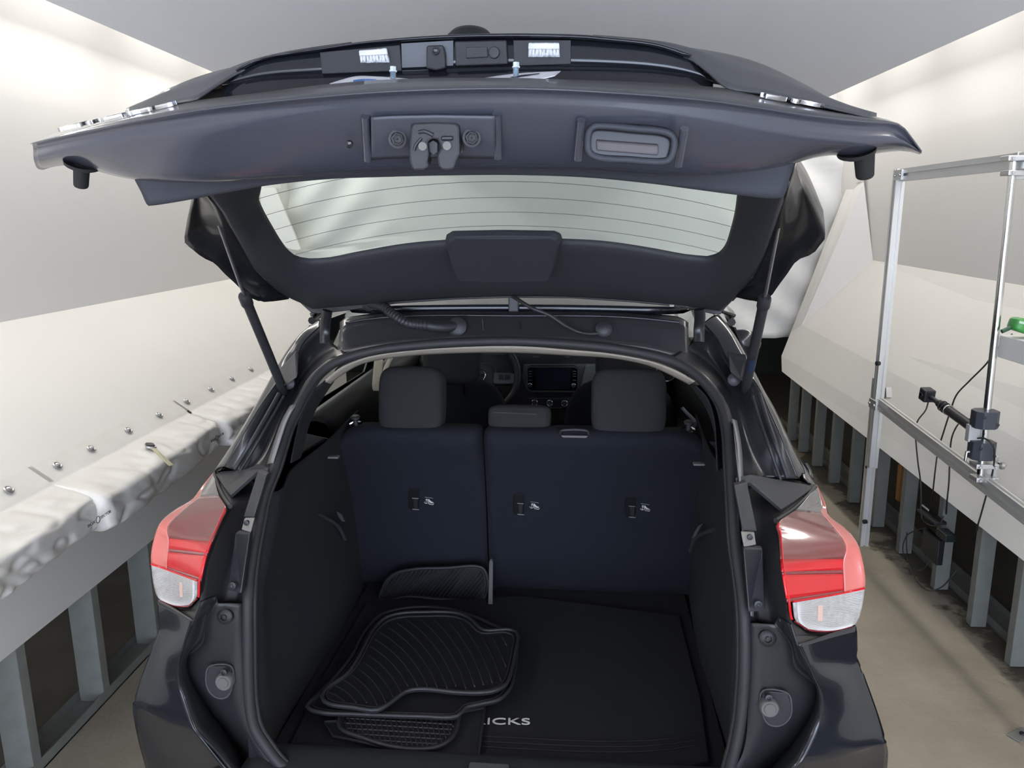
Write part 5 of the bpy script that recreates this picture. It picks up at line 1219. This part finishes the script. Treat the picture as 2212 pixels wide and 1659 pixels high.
cable([(2094, 955, 1.70), (2110, 947, 1.70), (2133, 950, 1.70), (2146, 965, 1.72), (2148, 990, 1.74), (2145, 1015, 1.76), (2138, 1045, 1.78), (2130, 1072, 1.80), (2118, 1115, 1.81), (2112, 1135, 1.82), (2110, 1150, 1.88)], 'black cable looped round the lower pole clamp and dropping to the right')
cable([(1989, 1101, 1.79), (1992, 1120, 1.79), (2003, 1132, 1.79), (2030, 1133, 1.79), (2038, 1115, 1.80)], 'thin black cable sagging between the power boxes', .003)
cable([(2000, 1140, 1.79), (1978, 1146, 1.785), (1959, 1157, 1.78), (1951, 1177, 1.77), (1955, 1206, 1.82), (1971, 1223, 1.82), (1993, 1229, 1.77), (2004, 1217, 1.78), (1998, 1201, 1.785), (1988, 1183, 1.79)], 'black cable coiled in a loop over the floor track on the right', .003)
cable([(1959, 1150, 1.785), (1958, 1172, 1.78), (1960, 1199, 1.81), (1968, 1230, 1.76), (1982, 1257, 1.74), (2007, 1276, 1.75), (2026, 1272, 1.79), (2051, 1251, 1.78), (2066, 1230, 1.80)], 'long black cable bowing out onto the concrete in front of the right track', .003)
# power boxes hanging under the panel
def pbox(px0, px1, x, th, label, cat, name, m=BLACKP):
    a = Wx(px0, x); b = Wx(px1, x); c = (a+b)/2+V((th/2, 0, 0))
    o = box(name, (0, 0, 0), (th, abs(a.y-b.y), abs(a.z-b.z)), m, None, None, .004); o.location = c
    return tag(o, label, cat)
ps = pbox((1994, 1140), (2022, 1222), 1.80, .03, 'tall black power strip standing behind the cables under the right panel', 'power strip', 'power_strip', mat('strip_black', (.012, .012, .016), .4))
pbox((2023, 1140), (2041, 1172), 1.795, .05, 'square black power adapter plugged beside the tall power strip', 'adapter', 'power_adapter', mat('adapter_black', (.010, .014, .015), .4))
pa_ = pbox((1980, 1104), (2018, 1128), 1.80, .06, 'black power adapter with a pale top hanging above the power strip', 'adapter', 'power_adapter')
box('label_strip', V((-.034, 0, .045)), (.004, .07, .010), mat('pale_plastic', (.42, .42, .41), .5), pa_)
sh = prism('wooden_shim', [Wx(p, 1.905) for p in ((1940, 1003), (1948, 1004), (1940, 1083), (1934, 1078))], [Wx(p, 1.905)+V((.02, -.035, 0)) for p in ((1940, 1003), (1948, 1004), (1940, 1083), (1934, 1078))], mat('orange_wood', (.36, .17, .05), .7, noise=(30, (.28, .12, .03), .3)))
tag(sh, 'orange strip of wood standing against a stud under the right panel', 'wood strip')
# white shelf with a green instrument on it, cut by the right edge of the picture
SY = 3.05
sa = Wy((2156, 722), SY+.12); sb_ = Wy((2212, 736), SY-.02); s2 = Wy((2212, 784), SY)
sh0 = V((sa.x, SY, s2.z)); zt = sa.z
shelf = empty('shelf', V((sa.x+.22, SY, zt))); tag(shelf, 'white shelf on a post at the right edge of the picture', 'shelf')
SHM = mat('shelf_white', (.80, .79, .77), .45)
box('board', V((0, 0, -.045)), (.44, .22, .09), SHM, shelf, None, .004)
sp_ = box('support', V((.03, 0, -.26)), (.10, .10, .34), SHM, shelf, None, .004)
lathe('screw', V((-.022, -.03, -.36)), (-1, 0, 0), [(.007, 0), (.006, .003), (.0001, .004)], STEEL, sp_, 10)
gi_ = Wy((2183, 715), SY+.02); zt += .006
gr = empty('measuring_device', V((gi_.x+.09, SY+.02, zt))); tag(gr, 'green handheld device lying on the white shelf', 'device')
GRN = mat('green_plastic', (.045, .26, .05), .35)
gb_ = sup('body', (0, 0, .030), (.19, .075, .056), GRN, gr, .4, Matrix.Rotation(R(14), 3, 'Y'))
box('window', (-.072, -.030, .058), (.022, .012, .010), mat('pale_green_window', (.42, .60, .45), .3), gb_, Matrix.Rotation(R(14), 3, 'Y'), .001)
cyl('plug', (-.092, 0, .034), (-.125, -.004, .020), .008, mat('dark_green_plug', (.03, .09, .05), .5), gr, 12)
# folded metal tab on the white panel beside the post
tbp = [Wx(p, 1.84) for p in ((1921, 846), (1926, 836), (1927, 858), (1922, 862))]
tag(poly('metal_tab', tbp, V((-.03, 0, 0)), PLATE), 'small folded metal tab on the white panel just right of the aluminium post', 'tab')
# floor anchor plate near the bottom right corner
fp = Wz((2205, 1588), 0.002)
an = empty('anchor_plate', fp); tag(an, 'small steel anchor plate bolted to the concrete in the lower right corner', 'plate')
box('plate', (0, 0, .002), (.09, .05, .004), GALV, an, Matrix.Rotation(R(30), 3, 'Z'))
lathe('bolt', (0.005, 0, .004), (0, 0, 1), [(.010, 0), (.009, .006), (.0001, .007)], BLACKP, an, 12)
